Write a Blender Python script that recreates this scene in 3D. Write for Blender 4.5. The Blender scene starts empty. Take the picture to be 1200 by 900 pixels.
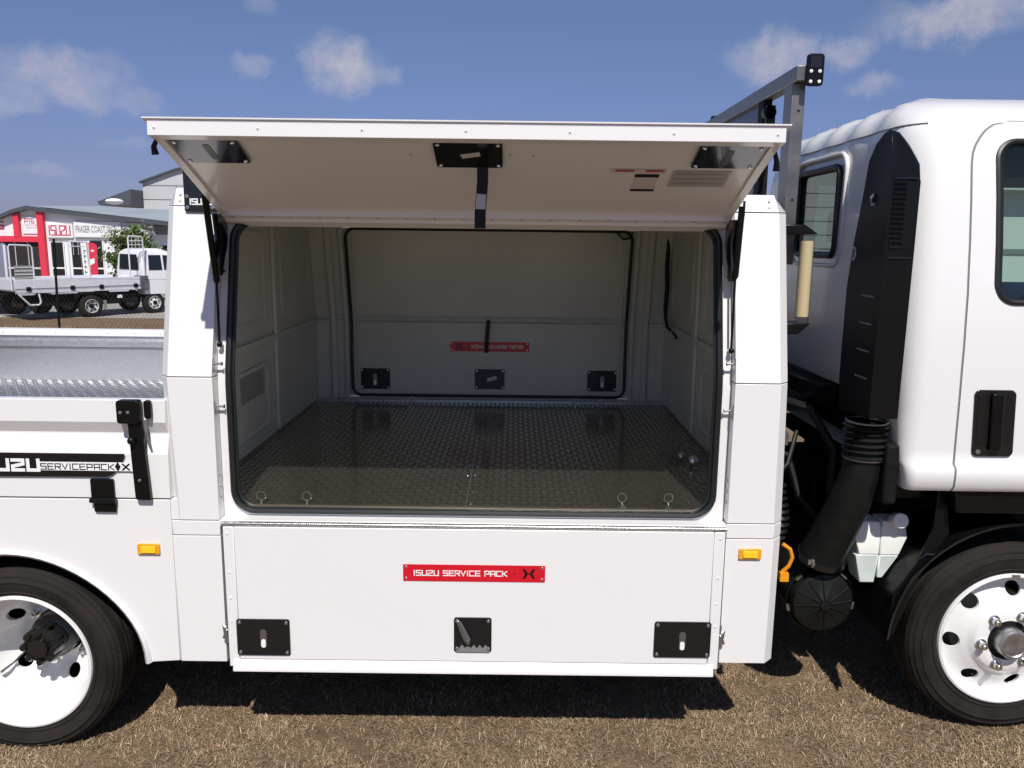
import bpy, bmesh, math, random
import numpy as np
from mathutils import Vector, Matrix

random.seed(7)
rng = np.random.default_rng(7)
scn = bpy.context.scene
col = scn.collection
R = math.radians

# ------------------------------------------------------------ camera
cam_d = bpy.data.cameras.new('camera')
cam = bpy.data.objects.new('camera', cam_d)
col.objects.link(cam)
pitch, roll = R(10.07), R(0.68)
fw = Vector((0, math.cos(pitch), -math.sin(pitch)))
rt = Vector((1, 0, 0))
up = rt.cross(fw)
rt2 = rt * math.cos(roll) + up * math.sin(roll)
up2 = up * math.cos(roll) - rt * math.sin(roll)
m = Matrix((rt2, up2, -fw)).transposed().to_4x4()
m.translation = (0, -3.05, 2.13)
cam.matrix_world = m
cam_d.sensor_width = 36
cam_d.lens = 36 * 935 / 1200
cam_d.clip_start = 0.05
cam_d.clip_end = 2000
scn.camera = cam

# ------------------------------------------------------------ sky + sun
SUN_EL, SUN_AZ = 51.9, 174.0          # azimuth from +Y towards +X
w = bpy.data.worlds.new('World')
scn.world = w
w.use_nodes = True
nt = w.node_tree
nt.nodes.clear()
N = lambda t: nt.nodes.new(t)
out = N('ShaderNodeOutputWorld')
bg = N('ShaderNodeBackground')
bg.inputs['Strength'].default_value = 0.085
sky = N('ShaderNodeTexSky')
sky.sky_type = 'NISHITA'
sky.sun_disc = False
sky.sun_elevation = R(SUN_EL)
sky.sun_rotation = R(SUN_AZ)
sky.air_density = 1.0
sky.dust_density = 0.35
sky.ozone_density = 2.0
tc = N('ShaderNodeTexCoord')
noi = N('ShaderNodeTexNoise')
noi.inputs['Scale'].default_value = 14.0
noi.inputs['Detail'].default_value = 9.0
noi.inputs['Roughness'].default_value = 0.62
nt.links.new(tc.outputs['Generated'], noi.inputs['Vector'])
# wobble the direction so that the clouds get ragged edges
sub = N('ShaderNodeVectorMath'); sub.operation = 'SUBTRACT'
nt.links.new(noi.outputs['Color'], sub.inputs[0]); sub.inputs[1].default_value = (.5, .5, .5)
scl = N('ShaderNodeVectorMath'); scl.operation = 'SCALE'; scl.inputs['Scale'].default_value = 0.075
nt.links.new(sub.outputs[0], scl.inputs[0])
add = N('ShaderNodeVectorMath'); add.operation = 'ADD'
nt.links.new(tc.outputs['Generated'], add.inputs[0]); nt.links.new(scl.outputs[0], add.inputs[1])
CLOUDS = [  # direction x, z, half width x, half height z, density
    (-.478, .161, .062, .027, .60), (-.510, .141, .034, .020, .45), (-.413, .142, .034, .013, .28),
    (-.194, .197, .044, .028, .85), (-.162, .191, .026, .015, .5), (-.298, .187, .022, .013, .36), (-.421, .104, .022, .008, .2),
    (.285, .201, .050, .027, .75), (.354, .211, .026, .018, .5), (.450, .231, .080, .024, .72), (.488, .235, .048, .024, .55),
    (.383, .168, .026, .014, .42), (-.275, .252, .018, .014, .25), (.253, .214, .02, .012, .3), (-.50, .068, .026, .008, .2)]
last = None
for cx, cz, rx, rz, a in CLOUDS:
    s_ = N('ShaderNodeVectorMath'); s_.operation = 'SUBTRACT'
    nt.links.new(add.outputs[0], s_.inputs[0]); s_.inputs[1].default_value = (cx, 0, cz)
    m_ = N('ShaderNodeVectorMath'); m_.operation = 'MULTIPLY'
    nt.links.new(s_.outputs[0], m_.inputs[0]); m_.inputs[1].default_value = (1 / rx, 0, 1 / rz)
    l_ = N('ShaderNodeVectorMath'); l_.operation = 'LENGTH'
    nt.links.new(m_.outputs[0], l_.inputs[0])
    r_ = N('ShaderNodeMapRange'); r_.interpolation_type = 'SMOOTHSTEP'
    r_.inputs['From Min'].default_value = 1.35; r_.inputs['From Max'].default_value = 0.30
    r_.inputs['To Min'].default_value = 0; r_.inputs['To Max'].default_value = a
    nt.links.new(l_.outputs['Value'], r_.inputs['Value'])
    if last is None:
        last = r_.outputs['Result']
    else:
        x_ = N('ShaderNodeMath'); x_.operation = 'MAXIMUM'
        nt.links.new(last, x_.inputs[0]); nt.links.new(r_.outputs['Result'], x_.inputs[1])
        last = x_.outputs[0]
noi2 = N('ShaderNodeTexNoise'); noi2.inputs['Scale'].default_value = 26; noi2.inputs['Detail'].default_value = 8; noi2.inputs['Roughness'].default_value = .6
nt.links.new(tc.outputs['Generated'], noi2.inputs['Vector'])
dn = N('ShaderNodeMapRange'); dn.inputs['From Min'].default_value = .28; dn.inputs['From Max'].default_value = .62; dn.inputs['To Min'].default_value = .30; dn.inputs['To Max'].default_value = 1.0
nt.links.new(noi2.outputs['Fac'], dn.inputs['Value'])
cl = N('ShaderNodeMath'); cl.operation = 'MULTIPLY'
nt.links.new(last, cl.inputs[0]); nt.links.new(dn.outputs[0], cl.inputs[1])
mix = N('ShaderNodeMixRGB')
nt.links.new(cl.outputs[0], mix.inputs['Fac'])
hsv = N('ShaderNodeHueSaturation')
hsv.inputs['Hue'].default_value = 0.515
hsv.inputs['Saturation'].default_value = 0.90
hsv.inputs['Value'].default_value = 0.85
nt.links.new(sky.outputs[0], hsv.inputs['Color'])
# the air's own colour: deeper blue overhead, blue-grey towards the horizon
sepz = N('ShaderNodeSeparateXYZ'); nt.links.new(tc.outputs['Generated'], sepz.inputs[0])
ramp = N('ShaderNodeValToRGB')
ramp.color_ramp.elements[0].position = 0.0; ramp.color_ramp.elements[0].color = (.50, .50, .90, 1)
ramp.color_ramp.elements[1].position = .45; ramp.color_ramp.elements[1].color = (.75, .92, 1.12, 1)
for ps, cc_ in ((.07, (.59, .605, .96, 1)), (.16, (.68, .76, 1.06, 1)), (.26, (.75, .91, 1.11, 1))):
    e_ = ramp.color_ramp.elements.new(ps); e_.color = cc_
nt.links.new(sepz.outputs['Z'], ramp.inputs['Fac'])
tint = N('ShaderNodeMixRGB'); tint.blend_type = 'MULTIPLY'; tint.inputs['Fac'].default_value = 1
nt.links.new(hsv.outputs[0], tint.inputs['Color1']); nt.links.new(ramp.outputs['Color'], tint.inputs['Color2'])
nt.links.new(tint.outputs[0], mix.inputs['Color1'])
mix.inputs['Color2'].default_value = (6.6, 6.3, 7.0, 1)
nt.links.new(mix.outputs[0], bg.inputs['Color'])
nt.links.new(bg.outputs[0], out.inputs['Surface'])

sun_d = bpy.data.lights.new('sun', 'SUN')
sun_d.energy = 4.7
sun_d.angle = R(0.53)
sun_d.color = (1, .963, .900)
sun = bpy.data.objects.new('sun', sun_d)
col.objects.link(sun)
az, el = R(SUN_AZ), R(SUN_EL)
sdir = Vector((math.sin(az) * math.cos(el), math.cos(az) * math.cos(el), math.sin(el)))
sun.rotation_euler = sdir.to_track_quat('Z', 'Y').to_euler()
sun.location = (0, 0, 30)

scn.view_settings.view_transform = 'Standard'
scn.view_settings.look = 'None'
scn.view_settings.exposure = 0.0
scn.view_settings.gamma = 1
scn.view_settings.use_curve_mapping = False

# ------------------------------------------------------------ materials
MATS = {}


def mat(name, color=(.8, .8, .8), rough=.5, metal=0., coat=0., spec=.5, noise=None, bump=None,
        trans=0., alpha=1., emit=None, wear=None, sub=0.):
    """noise=(scale, amount) varies brightness; bump=(scale, strength, distance)"""
    m = bpy.data.materials.new(name)
    m.use_nodes = True
    t = m.node_tree
    b = t.nodes['Principled BSDF']
    b.inputs['Base Color'].default_value = (*color, 1)
    b.inputs['Roughness'].default_value = rough
    b.inputs['Metallic'].default_value = metal
    b.inputs['Coat Weight'].default_value = coat
    b.inputs['Coat Roughness'].default_value = .06
    b.inputs['Specular IOR Level'].default_value = spec
    b.inputs['Transmission Weight'].default_value = trans
    b.inputs['Alpha'].default_value = alpha
    if sub:
        b.inputs['Subsurface Weight'].default_value = sub
        b.inputs['Subsurface Radius'].default_value = (.02, .02, .02)
    g = None
    if noise or bump or wear:
        c = t.nodes.new('ShaderNodeNewGeometry') if False else t.nodes.new('ShaderNodeTexCoord')
        src = c.outputs['Object']
    if noise:
        n = t.nodes.new('ShaderNodeTexNoise')
        n.inputs['Scale'].default_value = noise[0]
        n.inputs['Detail'].default_value = 6
        t.links.new(src, n.inputs['Vector'])
        r = t.nodes.new('ShaderNodeMapRange')
        r.inputs['From Min'].default_value = .3
        r.inputs['From Max'].default_value = .7
        r.inputs['To Min'].default_value = 1 - noise[1]
        r.inputs['To Max'].default_value = 1 + noise[1]
        t.links.new(n.outputs['Fac'], r.inputs['Value'])
        h = t.nodes.new('ShaderNodeHueSaturation')
        h.inputs['Color'].default_value = (*color, 1)
        t.links.new(r.outputs[0], h.inputs['Value'])
        t.links.new(h.outputs[0], b.inputs['Base Color'])
        r2 = t.nodes.new('ShaderNodeMapRange')
        r2.inputs['From Min'].default_value = .3
        r2.inputs['From Max'].default_value = .7
        r2.inputs['To Min'].default_value = rough * .85
        r2.inputs['To Max'].default_value = min(1, rough * 1.25)
        t.links.new(n.outputs['Fac'], r2.inputs['Value'])
        t.links.new(r2.outputs[0], b.inputs['Roughness'])
    if bump:
        n = t.nodes.new('ShaderNodeTexNoise')
        n.inputs['Scale'].default_value = bump[0]
        n.inputs['Detail'].default_value = 4
        t.links.new(src, n.inputs['Vector'])
        bb = t.nodes.new('ShaderNodeBump')
        bb.inputs['Strength'].default_value = bump[1]
        bb.inputs['Distance'].default_value = bump[2]
        t.links.new(n.outputs['Fac'], bb.inputs['Height'])
        t.links.new(bb.outputs[0], b.inputs['Normal'])
    MATS[name] = m
    return m


WHITE = mat('white_paint', (.80, .785, .775), .32, coat=.35, noise=(1.1, .015), bump=(2.2, .12, .01))
CABW = mat('cab_paint', (.80, .79, .78), .28, coat=.6, bump=(1.5, .05, .01))
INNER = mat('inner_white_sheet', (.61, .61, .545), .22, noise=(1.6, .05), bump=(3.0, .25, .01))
BLACKP = mat('black_plastic', (.004, .0045, .0045), .30, spec=.28, bump=(60, .1, .002))
BLACKG = mat('black_gloss', (.008, .008, .009), .16, coat=.5)
RUBBER = mat('rubber_seal', (.012, .013, .013), .42, bump=(30, .1, .002))
TYRE = mat('tyre_rubber', (.020, .0165, .0145), .85, spec=.22, noise=(7, .5), bump=(90, .25, .003))
RIMW = mat('white_rim', (.78, .77, .75), .30, coat=.3, noise=(12, .04))
CHROME = mat('bright_steel', (.72, .72, .72), .22, metal=1)
STEEL = mat('zinc_steel', (.50, .50, .50), .42, metal=1, noise=(25, .15))
HINGE = mat('hinge_steel', (.62, .61, .60), .30, metal=1, noise=(120, .35), bump=(160, .4, .003))
CHECK = mat('checker_plate', (.50, .475, .395), .15, metal=.95, noise=(3, .08))
CHECKT = mat('checker_lens', (.30, .29, .25), .24, metal=.95)  # same metal as the plate, colour darkened to imitate reflections on sloped sides
GALV = mat('galvanised_sheet', (.50, .51, .53), .42, metal=.8, noise=(55, .10), bump=(70, .1, .002))
BEDM = mat('tray_bed_plate', (.22, .22, .22), .42, metal=.85, noise=(8, .12))
RACKM = mat('brushed_tube', (.22, .215, .21), .38, metal=.85, noise=(8, .15))
UNDER = mat('underbody_black', (.007, .007, .007), .7, spec=.2, noise=(8, .35), bump=(25, .4, .01))
HOSE = mat('hose_black', (.008, .009, .008), .45, spec=.25, noise=(14, .2))
RED = mat('red_plate', (.62, .006, .022), .28, coat=.3)
REDB = mat('red_cladding', (.70, .035, .07), .5)
PRINTW = mat('white_print', (.86, .86, .86), .4)
PRINTK = mat('black_print', (.008, .006, .006), .35)
AMBER = mat('amber_lens', (.85, .36, .015), .18, coat=.6, bump=(120, .5, .004))
AMBER2 = mat('amber_core', (.98, .62, .02), .2, coat=.5, bump=(140, .6, .004))
ORANGE = mat('orange_plastic', (.78, .30, .01), .4)
CREAM = mat('cream_card', (.88, .70, .44), .5, bump=(20, .2, .004))
STICK = mat('pale_sticker', (.55, .55, .55), .5)
TANK = mat('tank_plastic', (.84, .85, .80), .38, noise=(10, .05), sub=.2)
FLUID = mat('tank_fluid', (.66, .72, .68), .38, noise=(10, .08), sub=.1)
BLUE = mat('blue_paint', (.03, .05, .16), .35)
GREYT = mat('grey_trim', (.20, .20, .20), .6, bump=(40, .3, .003))
SEATM = mat('seat_cloth', (.05, .052, .055), .9, bump=(60, .5, .004))
NAVY = mat('navy_panel', (.02, .03, .075), .30)
PLATEK = mat('black_latch_plate', (.007, .007, .008), .34, coat=.25)
SLOT = mat('latch_slot_steel', (.30, .30, .30), .38, metal=.9)
FLATG = mat('flat_grey', (.30, .30, .285), .5)


def glass(name, tint=(.6, .75, .7), rough=.01, mixf=.82):
    m = bpy.data.materials.new(name)
    m.use_nodes = True
    t = m.node_tree
    t.nodes.clear()
    o = t.nodes.new('ShaderNodeOutputMaterial')
    tr = t.nodes.new('ShaderNodeBsdfTransparent')
    tr.inputs[0].default_value = (*tint, 1)
    g = t.nodes.new('ShaderNodeBsdfGlossy')
    g.inputs['Roughness'].default_value = rough
    g.inputs['Color'].default_value = (.9, .95, .95, 1)
    lw = t.nodes.new('ShaderNodeLayerWeight')
    lw.inputs['Blend'].default_value = .5
    pw = t.nodes.new('ShaderNodeMath'); pw.operation = 'POWER'; pw.inputs[1].default_value = 4.0
    t.links.new(lw.outputs['Facing'], pw.inputs[0])
    fr = t.nodes.new('ShaderNodeMath'); fr.operation = 'MULTIPLY_ADD'
    fr.inputs[1].default_value = .85; fr.inputs[2].default_value = .05
    t.links.new(pw.outputs[0], fr.inputs[0])
    mx = t.nodes.new('ShaderNodeMixShader')
    t.links.new(fr.outputs[0], mx.inputs[0])
    t.links.new(tr.outputs[0], mx.inputs[1])
    t.links.new(g.outputs[0], mx.inputs[2])
    t.links.new(mx.outputs[0], o.inputs[0])
    return m


GLASS = glass('tinted_glass', (.38, .52, .45))
GLASSD = glass('dark_glass', (.10, .15, .14), .03)
FILM = glass('clear_plastic_film', (.82, .84, .82), .12)


# ------------------------------------------------------------ mesh helpers
class MB:
    def __init__(s):
        s.v = []; s.f = []; s.m = []; s.cur = 0

    def mat(s, i):
        s.cur = i
        return s

    def add(s, verts, faces):
        o = len(s.v)
        s.v += [tuple(v) for v in verts]
        for f in faces:
            s.f.append(tuple(i + o for i in f))
            s.m.append(s.cur)
        return s

    def box(s, x0, x1, y0, y1, z0, z1):
        v = [(x0, y0, z0), (x1, y0, z0), (x1, y1, z0), (x0, y1, z0), (x0, y0, z1), (x1, y0, z1), (x1, y1, z1), (x0, y1, z1)]
        return s.add(v, [(3, 2, 1, 0), (4, 5, 6, 7), (0, 1, 5, 4), (1, 2, 6, 5), (2, 3, 7, 6), (3, 0, 4, 7)])

    def loft(s, rings, cap=True, closed=True):
        n = len(rings[0])
        v = [p for r in rings for p in r]
        f = []
        for k in range(len(rings) - 1):
            for i in range(n if closed else n - 1):
                j = (i + 1) % n
                f.append((k * n + i, k * n + j, (k + 1) * n + j, (k + 1) * n + i))
        if cap and closed:
            f.append(tuple(range(n))[::-1])
            f.append(tuple((len(rings) - 1) * n + i for i in range(n)))
        return s.add(v, f)

    def prism(s, poly, a, b, axis='y'):
        """poly = list of 2D points in the plane across axis: y->(x,z)  x->(y,z)  z->(x,y)"""
        def P(p, t):
            return {'y': (p[0], t, p[1]), 'x': (t, p[0], p[1]), 'z': (p[0], p[1], t)}[axis]
        return s.loft([[P(p, a) for p in poly], [P(p, b) for p in poly]])

    def tube(s, pts, r, n=10, cap=True, closed=False, flat=1.0):
        pts = [Vector(p) for p in pts]
        rs = r if isinstance(r, (list, tuple)) else [r] * len(pts)
        rings = []
        ref = None
        for i, p in enumerate(pts):
            a = pts[i - 1] if (i > 0 or closed) else pts[i]
            b = pts[(i + 1) % len(pts)] if (i < len(pts) - 1 or closed) else pts[i]
            t = (b - a).normalized()
            if ref is None:
                ref = Vector((0, 0, 1)) if abs(t.z) < .9 else Vector((0, 1, 0))
            u = (ref - t * ref.dot(t)).normalized()
            ref = u
            v_ = t.cross(u)
            rings.append([p + (u * math.cos(q) * flat + v_ * math.sin(q)) * rs[i] for q in [2 * math.pi * k / n for k in range(n)]])
        if closed:
            rings.append(rings[0])
            return s.loft(rings, cap=False)
        return s.loft(rings, cap=cap)

    def cyl(s, p0, p1, r0, r1=None, n=20):
        return s.tube([p0, p1], [r0, r0 if r1 is None else r1], n)

    def lathe(s, prof, c, axis='y', n=48, cap=False):
        """prof = [(radius, t)] along the axis"""
        rings = []
        for r, t in prof:
            ring = []
            for k in range(n):
                q = 2 * math.pi * k / n
                a, b = r * math.cos(q), r * math.sin(q)
                ring.append({'y': (c[0] + a, c[1] + t, c[2] + b), 'z': (c[0] + a, c[1] + b, c[2] + t), 'x': (c[0] + t, c[1] + a, c[2] + b)}[axis])
            rings.append(ring)
        return s.loft(rings, cap=cap)

    def sphere(s, c, r, n=14, sx=1, sy=1, sz=1):
        return s.lathe([(max(1e-4, r * math.sin(math.pi * k / n)) , -r * math.cos(math.pi * k / n)) for k in range(n + 1)], (0, 0, 0), 'z', n * 2) if False else \
            s.loft([[(c[0] + sx * r * math.sin(math.pi * k / n) * math.cos(2 * math.pi * j / (2 * n)) + 0,
                      c[1] + sy * r * math.sin(math.pi * k / n) * math.sin(2 * math.pi * j / (2 * n)),
                      c[2] - sz * r * math.cos(math.pi * k / n)) for j in range(2 * n)] for k in [max(.02, q) if q < n else n - .02 for q in range(n + 1)]])

    def ring(s, outer, inner, y0, y1):
        """flat frame between two outlines (equal point counts) in x,z, from y0 (front) to y1"""
        n = len(outer)
        A = [(p[0], y0, p[1]) for p in outer]; B = [(p[0], y0, p[1]) for p in inner]
        Cc = [(p[0], y1, p[1]) for p in outer]; D = [(p[0], y1, p[1]) for p in inner]
        f = []
        for i in range(n):
            j = (i + 1) % n
            f += [(i, j, n + j, n + i), (2 * n + i, 3 * n + i, 3 * n + j, 2 * n + j),
                  (n + i, n + j, 3 * n + j, 3 * n + i), (i, 2 * n + i, 2 * n + j, j)]
        return s.add(A + B + Cc + D, f)

    def warp(s, fn):
        s.v = [fn(*p) for p in s.v]
        return s


def rrect(x0, x1, z0, z1, r, n=6):
    pts = []
    for cx, cz, a0 in ((x1 - r, z1 - r, 0), (x0 + r, z1 - r, 90), (x0 + r, z0 + r, 180), (x1 - r, z0 + r, 270)):
        for k in range(n + 1):
            a = R(a0 + 90 * k / n)
            pts.append((cx + r * math.cos(a), cz + r * math.sin(a)))
    return pts


def densify(pts, step):
    o = []
    for i, p in enumerate(pts):
        q = pts[(i + 1) % len(pts)]
        d = math.hypot(q[0] - p[0], q[1] - p[1])
        k = max(1, int(d / step))
        for j in range(k):
            o.append((p[0] + (q[0] - p[0]) * j / k, p[1] + (q[1] - p[1]) * j / k))
    return o


ORG = {}


def link(o, parent):
    col.objects.link(o)
    if parent is not None:
        o.parent = parent


def mesh_from(name, mb, mats, smooth=38, origin=(0, 0, 0)):
    me = bpy.data.meshes.new(name)
    ov = Vector(origin)
    me.from_pydata([tuple(Vector(p) - ov) for p in mb.v], [], mb.f)
    for mm in (mats if isinstance(mats, (list, tuple)) else [mats]):
        me.materials.append(mm)
    if len(me.materials) > 1:
        me.polygons.foreach_set('material_index', mb.m)
    bm = bmesh.new(); bm.from_mesh(me)
    bmesh.ops.recalc_face_normals(bm, faces=bm.faces)
    bm.to_mesh(me); bm.free()
    if smooth:
        me.polygons.foreach_set('use_smooth', [True] * len(me.polygons))
        me.set_sharp_from_angle(angle=R(smooth))
    me.update()
    return me


def build(name, mb, mats, parent=None, bevel=0., smooth=38, seg=2, label=None, kind=None, mods=None):
    xs = list(zip(*mb.v))
    c = Vector(((min(xs[0]) + max(xs[0])) / 2, (min(xs[1]) + max(xs[1])) / 2, min(xs[2])))
    me = mesh_from(name, mb, mats, smooth, c)
    o = bpy.data.objects.new(name, me)
    link(o, parent)
    po = ORG.get(parent.name, Vector()) if parent is not None else Vector()
    o.location = c - po
    ORG[o.name] = c
    if mods:
        mods(o)
    if bevel:
        b = o.modifiers.new('bevel', 'BEVEL')
        b.width = bevel; b.segments = seg; b.limit_method = 'ANGLE'; b.angle_limit = R(40)
        b.harden_normals = False
    if label: o['label'] = label
    if name.endswith(('rivets', 'screws', 'nuts_')): kind = 'stuff'
    if kind: o['kind'] = kind
    return o


def again(o, d, name=None):
    """another copy of a part (shares the mesh), moved by d"""
    c = o.copy()
    col.objects.link(c)
    c.location = o.location + Vector(d)
    ORG[c.name] = ORG[o.name] + Vector(d)
    return c


def empty(name, loc, label=None, cat=None, group=None, rz=0, kind=None):
    o = bpy.data.objects.new(name, None)
    o.empty_display_size = .2
    col.objects.link(o)
    o.location = loc
    o.rotation_euler = (0, 0, rz)
    ORG[o.name] = Vector(loc)
    tag(o, label, cat, group, kind)
    return o


def tag(o, label=None, cat=None, group=None, kind=None):
    if label: o['label'] = label
    if cat: o['category'] = cat
    if group: o['group'] = group
    if kind: o['kind'] = kind
    return o


def bake(o):
    """apply the modifiers of an object"""
    dg = bpy.context.evaluated_depsgraph_get()
    me = bpy.data.meshes.new_from_object(o.evaluated_get(dg), depsgraph=dg)
    o.modifiers.clear()
    o.data = me
    return o


def cut(o, mb, solid=None):
    """cut the closed mesh mb (world coords) out of o"""
    me = mesh_from('cutter', mb, WHITE, 0)
    c = bpy.data.objects.new('cutter', me)
    col.objects.link(c)
    # move the cutter into the same space as o
    bpy.context.view_layer.update()
    b = o.modifiers.new('cut', 'BOOLEAN')
    b.object = c; b.operation = 'DIFFERENCE'; b.solver = 'EXACT'
    bake(o)
    bpy.data.objects.remove(c, do_unlink=True)


# stroke lettering in the style of squared techno capitals
GL = {
    'I': ([[(.5, 0), (.5, 6)]], 1), 'S': ([[(4, 6), (0, 6), (0, 3.1), (4, 3.1), (4, 0), (0, 0)]], 4),
    'U': ([[(0, 6), (0, 0), (4, 0), (4, 6)]], 4), 'Z': ([[(0, 6), (4, 6), (4, 3.7), (0, 2.3), (0, 0), (4, 0)]], 4),
    'E': ([[(4, 6), (0, 6), (0, 0), (4, 0)], [(0, 3), (3.6, 3)]], 4), 'R': ([[(0, 0), (0, 6), (4, 6), (4, 2.8), (0, 2.8)], [(2, 2.8), (4, 0)]], 4),
    'V': ([[(0, 6), (2, 0), (4, 6)]], 4), 'C': ([[(4, 6), (0, 6), (0, 0), (4, 0)]], 4),
    'P': ([[(0, 0), (0, 6), (4, 6), (4, 2.4), (0, 2.4)]], 4), 'A': ([[(0, 0), (0, 6), (4, 6), (4, 0)], [(0, 2.4), (4, 2.4)]], 4),
    'K': ([[(0, 0), (0, 6)], [(4, 6), (.9, 3), (4, 0)]], 4), 'X': ([[(0, 0), (4, 6)], [(0, 6), (4, 0)]], 4),
    'T': ([[(0, 6), (4, 6)], [(2, 6), (2, 0)]], 4), 'G': ([[(4, 6), (0, 6), (0, 0), (4, 0), (4, 3), (2, 3)]], 4),
    'D': ([[(0, 0), (0, 6), (3, 6), (4, 5), (4, 1), (3, 0), (0, 0)]], 4), 'O': ([[(0, 0), (0, 6), (4, 6), (4, 0), (0, 0)]], 4),
    '-': ([[(.5, 3), (2.5, 3)]], 3), ' ': ([], 1.6)}


def ribbon(mb, pts, w, O, U, V, Nn, off):
    n = len(pts)
    L = []; Rr = []
    for i in range(n):
        p = Vector(pts[i])
        d0 = (p - Vector(pts[i - 1])).normalized() if i else None
        d1 = (Vector(pts[i + 1]) - p).normalized() if i < n - 1 else None
        if d0 is None: d0 = d1; ext = -w / 2
        elif d1 is None: d1 = d0; ext = w / 2
        else: ext = 0
        n0 = Vector((-d0.y, d0.x)); n1 = Vector((-d1.y, d1.x))
        mm = (n0 + n1).normalized()
        k = w / 2 / max(.5, mm.dot(n0))
        p = p + d0 * ext
        L.append(p + mm * k); Rr.append(p - mm * k)
    vs = [O + U * q.x + V * q.y + Nn * off for q in L + Rr]
    mb.add(vs, [(i, i + 1, n + i + 1, n + i) for i in range(n - 1)])


def lettering(mb, text, O, U, V, Nn, height, width, stroke=1.1, gap=1.7, lift=.0006):
    """text starting at O; U right, V up (unit vectors), Nn normal. fits in width x height"""
    tot = -gap
    for ch in text:
        tot += GL[ch][1] + gap
    su, sv = width / tot, height / 6.0
    x = 0
    O, U, V, Nn = Vector(O), Vector(U), Vector(V), Vector(Nn)
    k = 0
    for ch in text:
        st, wd = GL[ch]
        for line in st:
            k += 1
            # work in metric space so strokes keep an even width
            pts = [((x + p[0]) * su, p[1] * sv) for p in line]
            ribbon(mb, pts, stroke * min(su, sv), O, U, V, Nn, lift + .00012 * (k % 3))
        x += wd + gap


def text_mb(mb, body, O, U, V, Nn, width, height, lift=.004):
    cu = bpy.data.curves.new('t', 'FONT'); cu.body = body; cu.resolution_u = 2
    ob = bpy.data.objects.new('t', cu); col.objects.link(ob)
    dg = bpy.context.evaluated_depsgraph_get()
    me = bpy.data.meshes.new_from_object(ob.evaluated_get(dg), depsgraph=dg)
    xs = [v.co.x for v in me.vertices]; ys = [v.co.y for v in me.vertices]
    O, U, V, Nn = Vector(O), Vector(U), Vector(V), Vector(Nn)
    vs = [O + U * ((v.co.x - min(xs)) / (max(xs) - min(xs)) * width) + V * ((v.co.y - min(ys)) / (max(ys) - min(ys)) * height) + Nn * lift for v in me.vertices]
    mb.add(vs, [tuple(p.vertices) for p in me.polygons])
    bpy.data.objects.remove(ob, do_unlink=True)


# ------------------------------------------------------------ ground
def gz(y):
    t = min(1, max(0, (y - 7) / 10))
    return -.55 * t * t * (3 - 2 * t)


def ground_material(name, base, dark, pale, scale=6.0):
    m = bpy.data.materials.new(name)
    m.use_nodes = True
    t = m.node_tree
    b = t.nodes['Principled BSDF']
    b.inputs['Roughness'].default_value = .95
    b.inputs['Specular IOR Level'].default_value = .15
    c = t.nodes.new('ShaderNodeTexCoord')
    n = t.nodes.new('ShaderNodeTexNoise'); n.inputs['Scale'].default_value = scale; n.inputs['Detail'].default_value = 10; n.inputs['Roughness'].default_value = .7
    n2 = t.nodes.new('ShaderNodeTexNoise'); n2.inputs['Scale'].default_value = scale * .12; n2.inputs['Detail'].default_value = 5
    n3 = t.nodes.new('ShaderNodeTexNoise'); n3.inputs['Scale'].default_value = scale * 14; n3.inputs['Detail'].default_value = 3
    for q in (n, n2, n3): t.links.new(c.outputs['Object'], q.inputs['Vector'])
    cr = t.nodes.new('ShaderNodeValToRGB')
    cr.color_ramp.elements[0].position = .32; cr.color_ramp.elements[0].color = (*dark, 1)
    cr.color_ramp.elements[1].position = .72; cr.color_ramp.elements[1].color = (*pale, 1)
    e = cr.color_ramp.elements.new(.5); e.color = (*base, 1)
    a = t.nodes.new('ShaderNodeMath'); a.operation = 'MULTIPLY_ADD'; a.inputs[1].default_value = .5
    t.links.new(n.outputs['Fac'], a.inputs[0])
    a2 = t.nodes.new('ShaderNodeMath'); a2.operation = 'MULTIPLY'; a2.inputs[1].default_value = .3
    t.links.new(n2.outputs['Fac'], a2.inputs[0])
    a3 = t.nodes.new('ShaderNodeMath'); a3.operation = 'MULTIPLY_ADD'; a3.inputs[1].default_value = .2
    t.links.new(n3.outputs['Fac'], a3.inputs[0]); t.links.new(a2.outputs[0], a3.inputs[2])
    t.links.new(a3.outputs[0], a.inputs[2])
    t.links.new(a.outputs[0], cr.inputs['Fac']); t.links.new(cr.outputs[0], b.inputs['Base Color'])
    bb = t.nodes.new('ShaderNodeBump'); bb.inputs['Strength'].default_value = .7; bb.inputs['Distance'].default_value = .02
    t.links.new(n3.outputs['Fac'], bb.inputs['Height']); t.links.new(bb.outputs[0], b.inputs['Normal'])
    return m


SOIL = ground_material('dry_soil', (.195, .132, .080), (.090, .058, .035), (.30, .215, .140))
GRAVEL = ground_material('gravel', (.36, .34, .32), (.25, .235, .22), (.48, .46, .43), 3)
mb = MB()
xs = [-600, -120, -60, -40, -30] + list(range(-26, 27, 2)) + [30, 40, 60, 120, 600]
ys = [-300, -60, -20, -10, -5, -3, -2, -1, 0, 1, 2, 3, 4, 5, 6, 7, 8, 9, 10, 11, 12, 13, 14, 15, 16, 17, 18, 22, 30, 40, 60, 100, 300, 900]
vs = [(x, y, gz(y)) for y in ys for x in xs]
nx = len(xs)
mb.add(vs, [(j * nx + i, j * nx + i + 1, (j + 1) * nx + i + 1, (j + 1) * nx + i) for j in range(len(ys) - 1) for i in range(nx - 1)])
build('ground', mb, SOIL, kind='structure')
mb = MB()
mb.add([(-70, 20.6, -.546), (-2, 24.5, -.546), (30, 26, -.546), (30, 70, -.546), (-70, 70, -.546)], [(0, 1, 2, 3, 4)])
build('gravel_yard', mb, GRAVEL, kind='structure')


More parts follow.
